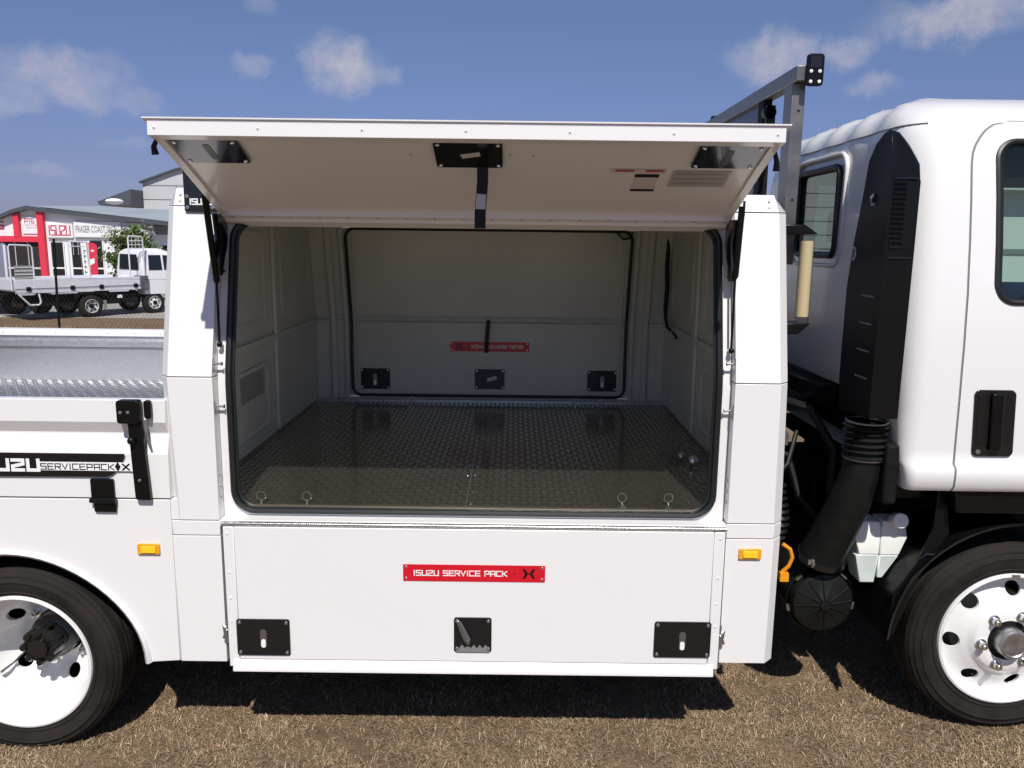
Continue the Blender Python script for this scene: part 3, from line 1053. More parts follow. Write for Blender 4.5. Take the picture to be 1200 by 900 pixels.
for x, z in ((-1.278, 2.250), (-1.278, 2.292), (-1.180, 2.250), (-1.180, 2.292)):
    b.lathe([(.008, 0), (.0075, -.004), (.001, -.005)], (x, .144, z), 'y', 12)
build('hinge_plate', b, [BLACKG, PRINTW, CHROME], T)
b = MB(); b.prism(rrect(.895, .905, 2.24, 2.30, .002, 2), .15, .146, 'y')
build('hinge_plate', b, BLACKG, T)
for s, x in ((1, -1.160), (-1, .8635)):
    b = MB()
    pts = [(.075, 2.225), (.185, 2.225), (.175, 2.12), (.135, 2.06), (.100, 1.99), (.078, 1.99), (.068, 2.05), (.095, 2.13)]
    pts = [(p[0], p[1]) for p in pts]
    b.prism(pts, x, x + s * .022, 'x')
    ha = build('hinge_arm', b, BLACKG, T)
    b = MB(); b.cyl((x + s * .012, .062 + yk(2.0), 2.005), (x + s * .012, .050 + yk(2.0) - .02, 2.005), .009, n=12)
    build('bolt', b, CHROME, ha)
b = MB(); b.tube([(-1.150, -.395, 2.44), (-1.160, -.395, 2.42), (-1.158, -.39, 2.395)], [.007, .009, .012], 8)
build('door_buffer', b, BLACKP, flap)
b = MB(); b.tube([(.846, -.36, 2.43), (.856, -.355, 2.40), (.858, -.35, 2.37)], [.007, .009, .012], 8)
build('door_buffer', b, BLACKP, flap)

# ---- lower drop door
b = MB(); b.box(-1.100, .812, -.030, .030, .436, 1.004)
dd = build('drop_door', b, WHITE, T, bevel=.003)
b = MB(); b.box(-1.146, -1.1025, -.026, .030, .400, 1.004)
build('edge_post', b, WHITE, dd, bevel=.004)
b = MB(); b.box(.8145, .858, -.026, .030, .410, 1.004)
build('edge_post', b, WHITE, dd, bevel=.004)
b = MB(); b.prism([(-.028, .4345), (-.042, .398), (-.042, .386), (.030, .386), (.030, .4345)], -1.128, .838, 'x')
build('bottom_channel', b, WHITE, dd, bevel=.002)
b = MB()
for z in (.975, .81, .70, .60):
    b.lathe([(.0055, 0), (.005, -.0018), (.001, -.0025)], (-1.128, -.026, z), 'y', 10)
    b.lathe([(.0055, 0), (.005, -.0018), (.001, -.0025)], (.838, -.026, z), 'y', 10)
build('edge_rivets', b, WHITE, dd)
latch_plate_vertical(-.999, .5355, .216, .156, -.0302, dd)
latch_plate_vertical(.705, .546, .230, .154, -.0302, dd)
cpl = latch_plate_vertical(-.1475, .5575, .153, .147, -.0302, dd, slot=False, label='black centre latch plate with lever and sawtooth catch')
b = MB(); b.tube([(-.205, -.043, .618), (-.190, -.045, .585), (-.168, -.045, .535)], [.009, .012, .014], 8, flat=.35)
b.cyl((-.166, -.036, .530), (-.166, -.052, .530), .010, .008, 12)
build('latch_lever', b, SLOT, dd)
b = MB()
zz = [(-.215, .484), (-.215, .505)] + [(-.215 + .012 * (k + 1), .505 + (.010 if k % 2 else -.006)) for k in range(11)] + [(-.080, .505), (-.080, .484)]
b.prism(zz, -.0365, -.0385, 'y')
build('sawtooth_catch', b, GREYT, dd)
b = plate_mb((-.428, -.0305, .786), (1, 0, 0), (0, 0, 1), (0, -1, 0), .570, .070)
build('name_plate', b, [RED, PRINTW, PRINTK, CHROME], dd, label='bright red name plate with white letters')
for x, s in ((-1.149, -1), (.861, 1)):
    b = MB(); b.tube([(x, -.020, .56), (x + s * .012, -.022, .575), (x + s * .008, -.024, .545), (x + s * .013, -.022, .525)], [.006, .010, .007, .009], 8)
    b.box(min(x, x + s * .006), max(x, x + s * .006), -.02, 0.0, .50, .60)
    build('side_catch', b, STEEL, dd)
# piano hinge
b = MB()
b.box(-1.150, .856, -.022, -.0105, 1.0052, 1.0215)
hg = build('piano_hinge', b, HINGE, T)
k0 = MB(); k0.cyl((-1.150, -.026, 1.0165), (-1.119, -.026, 1.0165), .0065, n=10)
kn = build('hinge_knuckle', k0, HINGE, hg)
for k in range(1, 62):
    again(kn, (.0325 * k, 0, 0))

# ---- side marker lamps
def marker(cx, cz, Y, parent):
    b = MB(); b.prism(rrect(cx - .045, cx + .045, cz - .022, cz + .022, .005, 3), Y, Y - .010, 'y')
    h = build('side_marker_lamp', b, AMBER, parent, bevel=.002)
    b = MB(); b.prism(rrect(cx - .030, cx + .030, cz - .015, cz + .014, .004, 3), Y - .0102, Y - .015, 'y')
    build('lens', b, AMBER2, h, bevel=.002)
marker(-1.455, .897, -.0, T)
marker(.966, .906, -.0, T)

# ---- tray behind the canopy
TX0, TX1 = -3.75, -1.352
b = MB()
b.prism([(.0, 1.507), (.0, 1.418), (.022, 1.372), (.022, 1.366), (.000, 1.288), (0, 1.108), (.035, 1.108), (.045, 1.37), (.045, 1.507)], TX0, TX1 - .003, 'x')
ds = build('tray_dropside', b, WHITE, T, bevel=.0025, smooth=12)
b = MB(); b.box(-1.359, -1.325, .004, .034, 1.020, 1.104)
build('filler_panel', b, WHITE, T)
b = MB()
b.prism(rrect(-2.20, -1.560, 1.192, 1.292, .001, 1)[:0] or [(-2.6, 1.292), (-1.525, 1.292), (-1.522, 1.286), (-1.530, 1.268), (-1.555, 1.225), (-1.578, 1.205), (-1.60, 1.197), (-2.6, 1.192)], -.0075, -.0085, 'y')
decal = build('decal', b, PRINTK, ds)
b = MB(); lettering(b, 'ISUZU', (-2.118, -.0085, 1.222), (1, 0, 0), (0, 0, 1), (0, -1, 0), .040, .252, 2.05, 1.9)
build('decal_lettering', b, PRINTW, ds)
b = MB()
b.prism([(-1.862, 1.257), (-1.862, 1.222), (-1.498, 1.222), (-1.492, 1.218), (-1.492, 1.262), (-1.498, 1.257)], -.0090, -.0094, 'y')
build('decal_band', b, PRINTW, ds)
b = MB()
lettering(b, 'SERVICEPACK', (-1.856, -.0094, 1.227), (1, 0, 0), (0, 0, 1), (0, -1, 0), .022, .288, 1.1, 1.5)
O2 = Vector((-1.552, -.0100, 1.2395))
b.add([O2 + Vector((p[0] * .012, 0, p[1] * .020)) for p in ((-1, 0), (0, -1), (1, 0), (0, 1))], [(0, 1, 2, 3)])
lettering(b, 'X', (-1.532, -.0098, 1.228), (1, 0, 0), (0, 0, 1), (0, -1, 0), .022, .024, 1.7, 1.4)
build('decal_lettering', b, PRINTK, ds)
# dropside latch: head block, lever bar, hook
b = MB(); b.prism(rrect(-1.528, -1.440, 1.420, 1.512, .012, 4), -.004, -.040, 'y')
lt = build('dropside_latch', b, BLACKP, T, bevel=.003)
b = MB(); b.prism([(-1.494, 1.42), (-1.440, 1.42), (-1.424, 1.108), (-1.478, 1.108), (-1.484, 1.116)], -.006, -.026, 'y')
build('latch_bar', b, BLACKP, lt, bevel=.003)
b = MB(); b.sphere((-1.478, -.036, 1.352), .016, 7)
b.cyl((-1.478, -.02, 1.352), (-1.478, -.034, 1.352), .010, n=10)
build('latch_knob', b, BLACKP, lt)
b = MB(); b.prism(rrect(-1.430, -1.402, 1.436, 1.510, .012, 4), -.004, -.022, 'y')
build('latch_hook', b, BLACKP, lt, bevel=.003)
b = MB()
for x, z in ((-1.512, 1.465), (-1.482, 1.466), (-1.462, 1.190)):
    b.lathe([(.0075, 0), (.006, -.003), (.001, -.004)], (x, -.040 if z > 1.3 else -.026, z), 'y', 12)
build('latch_screws', b, CHROME, lt)
b = MB(); b.tube([(-1.436, -.012, 1.43), (-1.428, -.012, 1.36), (-1.416, -.012, 1.315)], [.009, .007, .004], 8, flat=.5)
build('latch_spring', b, STEEL, lt)
# strap hinge
b = MB(); b.mat(0)
b.prism(rrect(-1.665, -1.573, 1.104, 1.190, .006, 3), -.004, -.014, 'y'); b.prism(rrect(-1.658, -1.570, 1.052, 1.102, .006, 3), -.004, -.012, 'y')
b.cyl((-1.668, -.016, 1.103), (-1.566, -.016, 1.103), .012, n=14)
build('strap_hinge', b, BLACKP, T, bevel=.002)
# mounting post beside the dropside (white panel between tray and canopy)
# side skirt with the wheel arch cut out
ACX, ACZ, ARX = -2.03, .385, .476
pts = [(TX1 - .008, 1.102), (TX0, 1.102), (TX0, .42), (ACX - .56, .42)]
arc = []
for k in range(0, 33):
    a = R(180 - 180 * k / 32)
    flare = 1 + .12 * max(0, math.cos(2 * a)) ** 2
    arc.append((ACX + .476 * math.cos(a) * (1.08 if abs(math.cos(a)) > .0 else 1) ** (abs(math.cos(a)) ** 2 * 1.4), .400 + .462 * math.sin(a)))
pts += arc + [(TX1 - .008, .410)]
b = MB(); b.prism(pts, 0.0, .028, 'y')
sk = build('side_skirt', b, WHITE, T, bevel=.002)
b = MB()
o1 = [(ACX + (p[0] - ACX) * 1.045, .400 + (p[1] - .4) * 1.045) for p in arc]
rr = []
for p, q in zip(arc, o1):
    rr.append([(p[0], .03, p[1]), (p[0], -.010, p[1]), ((p[0] + q[0]) / 2, -.017, (p[1] + q[1]) / 2), (q[0], -.002, q[1]), (q[0], .03, q[1])])
b.loft(rr)
build('wheel_arch_lip', b, WHITE, sk, smooth=60)
b = MB()   # inner arch liner
rr = []
for p in arc:
    q = (ACX + (p[0] - ACX) * 1.03, .4 + (p[1] - .4) * 1.03)
    rr.append([(p[0], .032, p[1]), (q[0], .032, q[1]), (q[0], .62, q[1]), (p[0], .62, p[1])])
b.loft(rr)
b.box(-2.6, -1.45, .62, .64, .45, 1.0)
build('arch_liner', b, UNDER, T)
# tray floor, far side and inner surfaces
b = MB(); b.box(TX0, TX1 - .03, .046, 2.255, 1.15, 1.175)
tf = build('tray_floor', b, BEDM, T)
treads('tread_pattern', -3.74, -1.385, .05, 2.25, 1.1751, tf, cw=.034, cd=.050, wd=.008, ht=.0045, m_=GALV)
b = MB()
b.prism([(2.256, 1.1), (2.256, 1.40), (2.240, 1.408), (2.240, 1.450), (2.256, 1.458), (2.256, 1.478), (2.30, 1.478), (2.30, 1.1)], TX0, TX1 - .03, 'x')
fs = build('far_dropside', b, GALV, T, bevel=.002)
b = MB(); b.prism([(2.246, 1.479), (2.246, 1.492), (2.255, 1.520), (2.305, 1.526), (2.305, 1.479)], TX0, TX1 - .03, 'x')
build('top_rail', b, WHITE, fs, bevel=.003)
b = MB()
for k in range(12):
    b.tube([(-3.4 + k * .175, 2.258, 1.500), (-3.4 + k * .175, 2.247, 1.499)], [.006, .004], 8)
build('rail_rivets', b, STEEL, fs)

# ---- chassis, axle and underbody
b = MB(); b.box(-1.352, 1.075, .0655, .098, .415, 1.035)  # unseen dark panel added to block sunlight leaking beside the drop door
build('leak_block', b, UNDER, T)
b = MB()
for y in (.72, 1.50):
    b.box(-3.7, 3.3, y, y + .07, .62, .83)
ch = build('chassis_rails', b, UNDER, T, bevel=.004)
b = MB()
for x in (-3.4, -2.6, -1.5, -.7, .2, 1.0, 1.9, 2.8):
    b.box(x, x + .08, .79, 1.50, .66, .80)
for x in (-2.9, -2.3, -1.6, -.9, -.3, .3, .9):
    b.box(x, x + .06, .08, 2.2, .86, 1.03)
build('cross_members', b, UNDER, ch)
b = MB(); b.box(-1.29, 1.0, .10, 2.2, .56, .84)  # unseen dark box added so no light shows through under the body
build('underbody_block', b, UNDER, T, bevel=.01)
b = MB(); b.cyl((-2.03, .3, .40), (-2.03, 2.0, .40), .07); b.sphere((-2.03, 1.15, .40), .19, 10)
b.cyl((-1.9, 1.15, .42), (1.6, 1.15, .62), .05, n=12)
build('rear_axle', b, UNDER, T)
b = MB(); b.cyl((2.18, .3, .43), (2.18, 2.0, .43), .06)
build('front_axle', b, UNDER, T)
b = MB(); b.box(1.75, 2.9, .70, 1.6, .45, 1.35); b.box(1.30, 1.78, .86, 1.42, .50, 1.02); b.cyl((1.15, 1.13, .66), (1.4, 1.13, .70), .14)
for k in range(7):
    b.box(1.34 + k * .06, 1.355 + k * .06, .80, .87, .56, .98)
build('engine_and_gearbox', b, UNDER, T, bevel=.02)
b = MB(); b.box(1.13, 1.62, 1.55, 2.12, .48, 1.32); b.box(1.13, 1.60, 1.98, 2.02, 1.32, 1.55)  # black box added to keep the gap behind the cab dark
build('gap_block', b, UNDER, T, bevel=.02)
b = MB()
b.tube([(1.13, .75, 1.30), (1.25, .70, 1.42), (1.40, .62, 1.38), (1.50, .55, 1.20), (1.48, .5, 1.0)], .022, 8)
b.tube([(1.12, .9, 1.1), (1.22, .72, 1.18), (1.34, .66, 1.10), (1.38, .62, .95), (1.46, .55, .85)], .016, 8)
b.tube([(1.10, .6, .95), (1.2, .55, 1.02), (1.3, .58, 1.12), (1.36, .66, 1.26)], .012, 8)
b.tube([(1.10, .9, 1.40), (1.30, .8, 1.36), (1.5, .8, 1.42)], .018, 8)
build('engine_hoses', b, HOSE, T)
b = MB(); b.box(1.27, 1.31, .62, .66, 1.20, 1.26); b.box(1.20, 1.23, .6, .64, 1.05, 1.10)
b.tube([(1.18, .6, 1.16), (1.24, .58, 1.19), (1.30, .6, 1.16)], .010, 8)
build('hose_clips', b, STEEL, T)
# cab rear crossmember bracket seen beneath the cab
b = MB(); b.box(1.545, 1.605, .135, .32, 1.07, 1.33)
build('corner_guard', b, UNDER, T, bevel=.015, seg=3)
b = MB(); b.box(1.09, 1.70, 2.12, 2.15, .35, 1.60)  # dark backdrop added to hide sunlit ground seen through the cab gap
build('gap_backdrop', b, UNDER, T)
b = MB(); b.box(1.48, 1.58, .75, 1.9, 1.38, 1.465)
build('cab_mount_beam', b, UNDER, T, bevel=.01)
b = MB(); b.cyl((1.72, .50, .80), (1.72, .50, 1.12), .050, n=18)
sp = build('shock_absorber', b, UNDER, T)
b = MB()
for z in (.985, 1.06):
    b.lathe([(.050, 0), (.060, .008), (.060, .018), (.050, .026)], (1.72, .50, z), 'z', 20)
build('coil_ring', b, BLUE, sp)

# ---- wheels
def nuts(mb, c, r, y, n, size=.016, ln=.028, ph=0):
    for k in range(n):
        a = 2 * math.pi * k / n + ph
        x, z = c[0] + r * math.cos(a), c[2] + r * math.sin(a)
        mb.lathe([(size * 1.5, y), (size * 1.5, y - .004), (size, y - .005), (size, y - ln * .7), (size * .55, y - ln * .72), (size * .5, y - ln), (.001, y - ln)], (x, c[1], z), 'y', 6 if False else 12)


def tyre(c, Ro, Ri, wd, parent):
    b = MB()
    h = Ro - Ri
    prof = [(Ri - .006, .012), (Ri + .004, .004), (Ri + h * .14, .000), (Ri + h * .155, -.004), (Ri + h * .18, -.004), (Ri + h * .20, .000),
            (Ri + h * .42, -.008), (Ri + h * .55, -.009), (Ri + h * .565, -.012), (Ri + h * .60, -.012), (Ri + h * .615, -.008),
            (Ri + h * .76, .000), (Ri + h * .77, -.003), (Ri + h * .80, -.002), (Ri + h * .81, .003),
            (Ri + h * .92, .013), (Ro - .008, .020), (Ro, .030), (Ro + .001, .070), (Ro - .012, .072), (Ro - .012, .080), (Ro + .001, .082), (Ro + .001, wd * .48), (Ro - .012, wd * .49), (Ro - .012, wd * .53), (Ro + .001, wd * .54),
            (Ro + .001, wd - .07), (Ro, wd - .046), (Ro - h * .12, wd - .015), (Ri + h * .5, wd + .006), (Ri, wd - .01)]
    b.lathe([(r, t) for r, t in prof], c, 'y', 96)
    # moulded ribs on the sidewall
    P = lambda r, t, q: (c[0] + r * math.cos(q), c[1] + t, c[2] + r * math.sin(q))
    for k in range(36):
        a = 2 * math.pi * k / 36; da = .012
        r0, r1 = Ri + h * .80, Ri + h * .93
        b.add([P(r0, .0, a), P(r0, .0, a + da), P(r1, .017, a + da), P(r1, .017, a), P(r0, .012, a), P(r1, .03, a), P(r0, .012, a + da), P(r1, .03, a + da)],
              [(0, 1, 2, 3), (0, 3, 5, 4), (1, 6, 7, 2)])
    # flatten where it meets the ground
    b.warp(lambda x, y, z: (x, y, max(z, .002)))
    return build('tyre', b, TYRE, parent, smooth=30)


def vent_cut(o, c, r, size, n, y0, y1, ph, squash=1.25):
    for k in range(n):
        a = 2 * math.pi * k / n + ph
        m_ = MB()
        ring = []
        ux, uz = math.cos(a), math.sin(a)
        for q in range(20):
            t = 2 * math.pi * q / 20
            dr, dt = size * math.cos(t), size * squash * math.sin(t)
            ring.append((c[0] + (r + dr) * ux - dt * uz, c[2] + (r + dr) * uz + dt * ux))
        m_.loft([[(p[0], c[1] + y0, p[1]) for p in ring], [(p[0], c[1] + y1, p[1]) for p in ring]])
        yield m_


def cut_local(o, cutters):
    """boolean-cut using cutters in world coordinates; o is parented so its location is compensated"""
    big = MB()
    for m_ in cutters:
        big.add(m_.v, m_.f)
    off = ORG[o.name]
    big.v = [tuple(Vector(p) - off) for p in big.v]
    me = mesh_from('cutter', big, WHITE, 0)
    c = bpy.data.objects.new('cutter', me)
    col.objects.link(c)
    par, loc = o.parent, o.location.copy()
    o.parent = None; o.location = (0, 0, 0)
    bpy.context.view_layer.update()
    b = o.modifiers.new('cut', 'BOOLEAN'); b.object = c; b.operation = 'DIFFERENCE'; b.solver = 'EXACT'; b.use_self = False
    bake(o)
    o.parent = par; o.location = loc
    bpy.data.objects.remove(c, do_unlink=True)
    o.data.polygons.foreach_set('use_smooth', [True] * len(o.data.polygons))
    o.data.set_sharp_from_angle(angle=R(38))


# rear wheel (outer of the pair, deep dish) and inner wheel
RC = (-2.023, .004, .387)
rw = build('rear_wheel', MB().lathe([(.281, .05), (.288, .05), (.288, .19), (.281, .19)], RC, 'y', 48), UNDER, T)
tyre(RC, .405, .292, .205, rw)
def dish_profile():
    o_ = [(.296, .006), (.292, -.004), (.284, -.006), (.278, .002), (.270, .020), (.262, .050), (.256, .120), (.236, .190), (.205, .225), (.170, .262), (.150, .285), (.125, .292), (.108, .292)]
    i_ = [(r - .0, t + .010) for r, t in o_[::-1]]
    i_ = [(.108, .304), (.150, .300), (.178, .272), (.212, .236), (.244, .200), (.266, .124), (.270, .055), (.300, .030)]
    return o_ + i_
b = MB(); pf = dish_profile(); b.lathe(pf + [pf[0]], RC, 'y', 72)
rim = build('rim', b, RIMW, rw)
cut_local(rim, list(vent_cut(rim, RC, .188, .027, 5, .12, .34, R(149))))
for k in range(6):
    b = MB(); nuts(b, RC, .133, .292, 1, .017, .045, R(20 + 60 * k)); build('wheel_nut', b, CHROME, rw)
b = MB(); b.mat(0)
b.lathe([(.100, .31), (.100, .235), (.092, .225), (.076, .215), (.072, .140), (.066, .128), (.001, .126)], RC, 'y', 40)
for k in range(8):
    a = 2 * math.pi * k / 8
    x, z = RC[0] + .066 * math.cos(a), RC[2] + .066 * math.sin(a)
    b.lathe([(.017, .185), (.017, .122), (.013, .116), (.001, .115)], (x, RC[1], z), 'y', 12)
b.lathe([(.045, .13), (.042, .112), (.001, .108)], RC, 'y', 24)
build('wheel_hub', b, BLACKG, rw)
b = MB(); b.tube([(RC[0] - .145, .27, .30), (RC[0] - .165, .20, .275), (RC[0] - .185, .14, .262)], [.005, .005, .008], 8)
build('valve_stem', b, CHROME, rw)
rwi = build('rear_wheel', MB().lathe([(.24, .27), (.27, .27), (.27, .42), (.24, .42)], RC, 'y', 32), UNDER, T)
tyre((RC[0], .27, RC[2]), .398, .292, .205, rwi)
for y in (1.83, 2.07):
    o = build('rear_wheel', MB().lathe([(.24, 0), (.27, 0), (.27, .15), (.24, .15)], (RC[0], y, RC[2]), 'y', 32), UNDER, T)
    tyre((RC[0], y, RC[2]), .398, .292, .205, o)
# front wheel, shallow disc
FC = (2.185, .205, .440)
fwh = build('front_wheel', MB().lathe([(.285, .06), (.296, .06), (.296, .19), (.285, .19)], FC, 'y', 48), UNDER, T)
tyre(FC, .432, .302, .225, fwh)
b = MB()
o_ = [(.306, .006), (.302, -.006), (.294, -.009), (.288, -.004), (.282, .012), (.272, .045), (.262, .060), (.240, .055), (.200, .028), (.175, .018), (.160, .010), (.150, -.004), (.140, -.010), (.105, -.010), (.092, -.010)]
i_ = [(.092, .002), (.140, .002), (.165, .024), (.200, .040), (.240, .066), (.268, .072), (.290, .045), (.310, .02)]
pf = o_ + i_
b.lathe(pf + [pf[0]], FC, 'y', 72)
rim = build('rim', b, RIMW, fwh)
cut_local(rim, list(vent_cut(rim, FC, .222, .031, 7, -.02, .12, R(135), 1.15)))
for k in range(6):
    b = MB(); nuts(b, FC, .120, -.010, 1, .0165, .040, R(8 + 60 * k)); build('wheel_nut', b, CHROME, fwh)
b = MB(); b.lathe([(.001, .12), (.19, .12), (.20, .13), (.20, .22), (.001, .22)], FC, 'y', 40)
build('brake_drum', b, STEEL, fwh)
b = MB(); b.mat(1); b.lathe([(.093, .01), (.088, -.006), (.070, -.010)], FC, 'y', 40)
b.mat(0); b.lathe([(.066, .0), (.066, -.050), (.062, -.056), (.054, -.058), (.050, -.054), (.001, -.052)], FC, 'y', 40)
build('wheel_hub', b, [STEEL, UNDER], fwh)
b = MB(); b.box(FC[0] - .02, FC[0] + .015, FC[1] - .012, FC[1] - .004, FC[2] + .292, FC[2] + .302)
build('balance_weight', b, STEEL, fwh)
o = build('front_wheel', MB().lathe([(.24, 0), (.27, 0), (.27, .15), (.24, .15)], (FC[0], 1.87, FC[2]), 'y', 32), UNDER, T)
tyre((FC[0], 1.87, FC[2]), .432, .302, .225, o)

# ---- front mudguard
b = MB(); rr = []
for k in range(15):
    a = R(92 + 6.2 * k)
    r1, r2 = .535, .550
    c, s = math.cos(a), math.sin(a)
    rr.append([(FC[0] + r1 * c, .17, FC[2] + r1 * s), (FC[0] + r2 * c, .16, FC[2] + r2 * s), (FC[0] + r2 * c, .62, FC[2] + r2 * s), (FC[0] + r1 * c, .62, FC[2] + r1 * s)])
b.loft(rr)
mg = build('mudguard', b, BLACKP, T)
b = MB(); b.prism([(1.800, 1.14), (1.835, 1.14), (1.87, .93), (1.82, .84), (1.74, .70), (1.675, .46), (1.640, .455), (1.660, .66), (1.745, .80), (1.80, .95)], .200, .185, 'y')
build('guard_flap', b, BLACKP, mg, bevel=.004)
b = MB(); b.tube([(1.745, .182, .815), (1.775, .18, .838), (1.82, .18, .838)], .006, 8)
build('guard_trim', b, BLACKG, mg)
b = MB(); b.prism([(1.832, 1.142), (3.75, 1.142), (3.75, 1.045), (1.852, 1.045)], .120, .50, 'y')
b.prism([(1.60, 1.142), (1.835, 1.142), (1.84, 1.06), (1.60, 1.06)], .26, .5, 'y')
build('step_valance', b, BLACKP, T, bevel=.006)
b = MB(); b.box(1.64, 3.3, .52, .56, .5, 1.12); b.box(1.6, 3.3, .60, 1.7, 1.09, 1.13)
build('wheel_well_liner', b, UNDER, T)

# ---- air intake: snorkel, bellows, duct, air cleaner
b = MB()
sprof = [(.080, 1.45), (.078, 2.10), (.080, 2.40), (.083, 2.47), (.100, 2.545), (.125, 2.572), (.17, 2.562), (.232, 2.530), (.285, 2.470), (.318, 2.320), (.372, 2.125), (.400, 1.95), (.400, 1.57), (.372, 1.43)]
b.loft([[(x, p[0], p[1]) for p in sprof] for x in (1.432, 1.470, 1.510, 1.548)])
b.warp(lambda x, y, z: (x, y, z - max(0, (x - 1.452) / .096) ** 1.4 * .105 * max(0, min(1, (z - 2.38) / .10))))
sn = build('intake_snorkel', b, BLACKP, T, bevel=.016, seg=3, smooth=60)
b = MB()
for k in range(14):
    z = 2.125 + k * .0185
    b.prism([(.074, z), (.070, z + .004), (.084, z + .012), (.084, z + .004)], 1.446, 1.500, 'x')
build('intake_grille', b, BLACKG, sn, kind='stuff')
b = MB(); b.prism([(.0785, 2.385), (.073, 2.385), (.073, 2.39), (.0785, 2.39)], 1.445, 1.535, 'x'); b.box(1.445, 1.535, .0735, .0785, 2.085, 2.092)
build('grille_frame', b, BLACKG, sn)
for z in (1.60, 1.71, 1.82, 1.93):
    b = MB(); b.box(1.4285, 1.4335, .13, .24, z, z + .007); build('snorkel_rib', b, GREYT, sn)
b = MB(); b.mat(0); b.loft([[(1.4315, .352 + .020 * math.cos(q), 2.10 + .030 * math.sin(q)) for q in [k * math.pi / 10 for k in range(20)]],
                             [(1.4295, .352 + .020 * math.cos(q), 2.10 + .030 * math.sin(q)) for q in [k * math.pi / 10 for k in range(20)]]])
b.mat(1)
for z in (2.09, 2.11):
    b.tube([(1.4290, .352 + .008 * math.cos(q), z + .008 * math.sin(q)) for q in [k * math.pi / 6 for k in range(12)]], .002, 5, closed=True)
build('round_badge', b, [STICK, PRINTK], sn)
b = MB(); b.tube([(1.427, .20, 2.335), (1.42, .205, 2.32), (1.428, .215, 2.305)], .007, 6); b.box(1.424, 1.43, .185, .215, 2.29, 2.30)
build('snorkel_clip', b, STEEL, sn)
# bellows
b = MB(); prof = []
for k in range(6):
    prof += [(.078, .0 + k * .026), (.094, .009 + k * .026), (.078, .020 + k * .026)]
b.lathe([(r, t) for r, t in prof], (1.497, .235, 1.250), 'z', 36)
bl = build('bellows', b, HOSE, T)
for z in (1.245, 1.402):
    b = MB(); b.lathe([(.083, 0), (.087, .002), (.087, .008), (.083, .010)], (1.497, .235, z), 'z', 36); build('hose_clamp', b, SLOT, bl)
b = MB()
b.tube([(1.497, .235, 1.27), (1.492, .24, 1.18), (1.472, .27, 1.05), (1.435, .31, .90), (1.410, .345, .80), (1.402, .36, .745)], [.078, .080, .086, .090, .094, .100], 24)
du = build('intake_duct', b, HOSE, T, smooth=60)
b = MB(); b.tube([(1.404, .354, .765), (1.402, .360, .741)], [.106, .106], 28)
build('hose_clamp', b, BLACKG, du)
b = MB(); b.box(1.312, 1.340, .27, .285, .748, .772); b.tube([(1.325, .268, .775), (1.335, .262, .755), (1.33, .262, .740)], .006, 6)
build('clamp_buckle', b, CHROME, du)
AC = (1.408, .290, .553)
b = MB(); b.lathe([(.001, -.004), (.020, -.006), (.024, -.002), (.110, .012), (.132, .020), (.138, .032), (.140, .20), (.132, .40), (.001, .41)], AC, 'y', 48)
ac = build('air_cleaner', b, HOSE, T)
b = MB()
for k in range(12):
    a = 2 * math.pi * k / 12 + .1
    c, s = math.cos(a), math.sin(a)
    p0 = (AC[0] + .026 * c, AC[1] - .004, AC[2] + .026 * s); p1 = (AC[0] + .126 * c, AC[1] + .015, AC[2] + .126 * s)
    b.tube([p0, p1], [.0035, .0035], 6)
b.lathe([(.024, -.004), (.022, -.012), (.001, -.012)], AC, 'y', 20)
b.lathe([(.150, .055), (.154, .062), (.150, .075), (.14, .08)], AC, 'y', 48)
build('ribbed_cover', b, HOSE, ac)
b = MB()
for a in (R(135), R(50), R(195), R(-10)):
    c, s = math.cos(a), math.sin(a)
    p = Vector((AC[0] + .148 * c, AC[1] + .05, AC[2] + .148 * s))
    t = Vector((-s, 0, c))
    b.tube([p - t * .016, p + t * .016], .008, 6, flat=.6)
build('cover_clips', b, STEEL, ac)
b = MB()
for k in range(9):
    b.lathe([(.034, 0), (.044, .012), (.034, .024)], (1.185 + .012 * math.sin(k * .6), .34, .84 + k * .030), 'z', 18)
build('corrugated_hose', b, HOSE, T)
# washer bottle
b = MB(); b.mat(0)
b.loft([[(1.56, .33, .775), (1.648, .33, .775), (1.648, .46, .775), (1.56, .46, .775)], [(1.520, .33, .90), (1.648, .33, .90), (1.648, .46, .90), (1.520, .46, .90)], [(1.530, .34, .930), (1.645, .34, .925), (1.645, .45, .925), (1.53, .45, .93)]])
b.loft([[(1.6485, .325, .775), (1.735, .325, .775), (1.735, .45, .775), (1.6485, .45, .775)], [(1.6485, .325, .86), (1.765, .325, .86), (1.765, .45, .86), (1.6485, .45, .86)], [(1.655, .335, .930), (1.755, .335, .930), (1.755, .44, .93), (1.655, .44, .93)]])
b.mat(1)
b.loft([[(1.575, .335, .640), (1.640, .335, .640), (1.640, .45, .640), (1.575, .45, .640)], [(1.545, .331, .770), (1.648, .331, .770), (1.648, .46, .770), (1.545, .46, .770)], [(1.56, .33, .775), (1.648, .33, .775), (1.648, .46, .775), (1.56, .46, .775)]])
b.loft([[(1.6485, .33, .665), (1.672, .33, .665), (1.672, .44, .665), (1.6485, .44, .665)], [(1.6485, .326, .770), (1.732, .326, .770), (1.732, .45, .770), (1.6485, .45, .770)], [(1.6485, .325, .775), (1.735, .325, .775), (1.735, .45, .775), (1.6485, .45, .775)]])
wb = build('washer_bottle', b, [TANK, FLUID], T, bevel=.012, seg=3, smooth=60)
b = MB(); b.tube([(1.715, .36, .915), (1.712, .325, .938), (1.710, .285, .950)], [.034, .036, .034], 20)
build('bottle_cap', b, TANK, wb, bevel=.004)
b = MB(); b.tube([(1.56, .39, .92), (1.565, .37, .945), (1.59, .36, .935)], [.012, .012, .008], 8)
build('bottle_spout', b, TANK, wb)
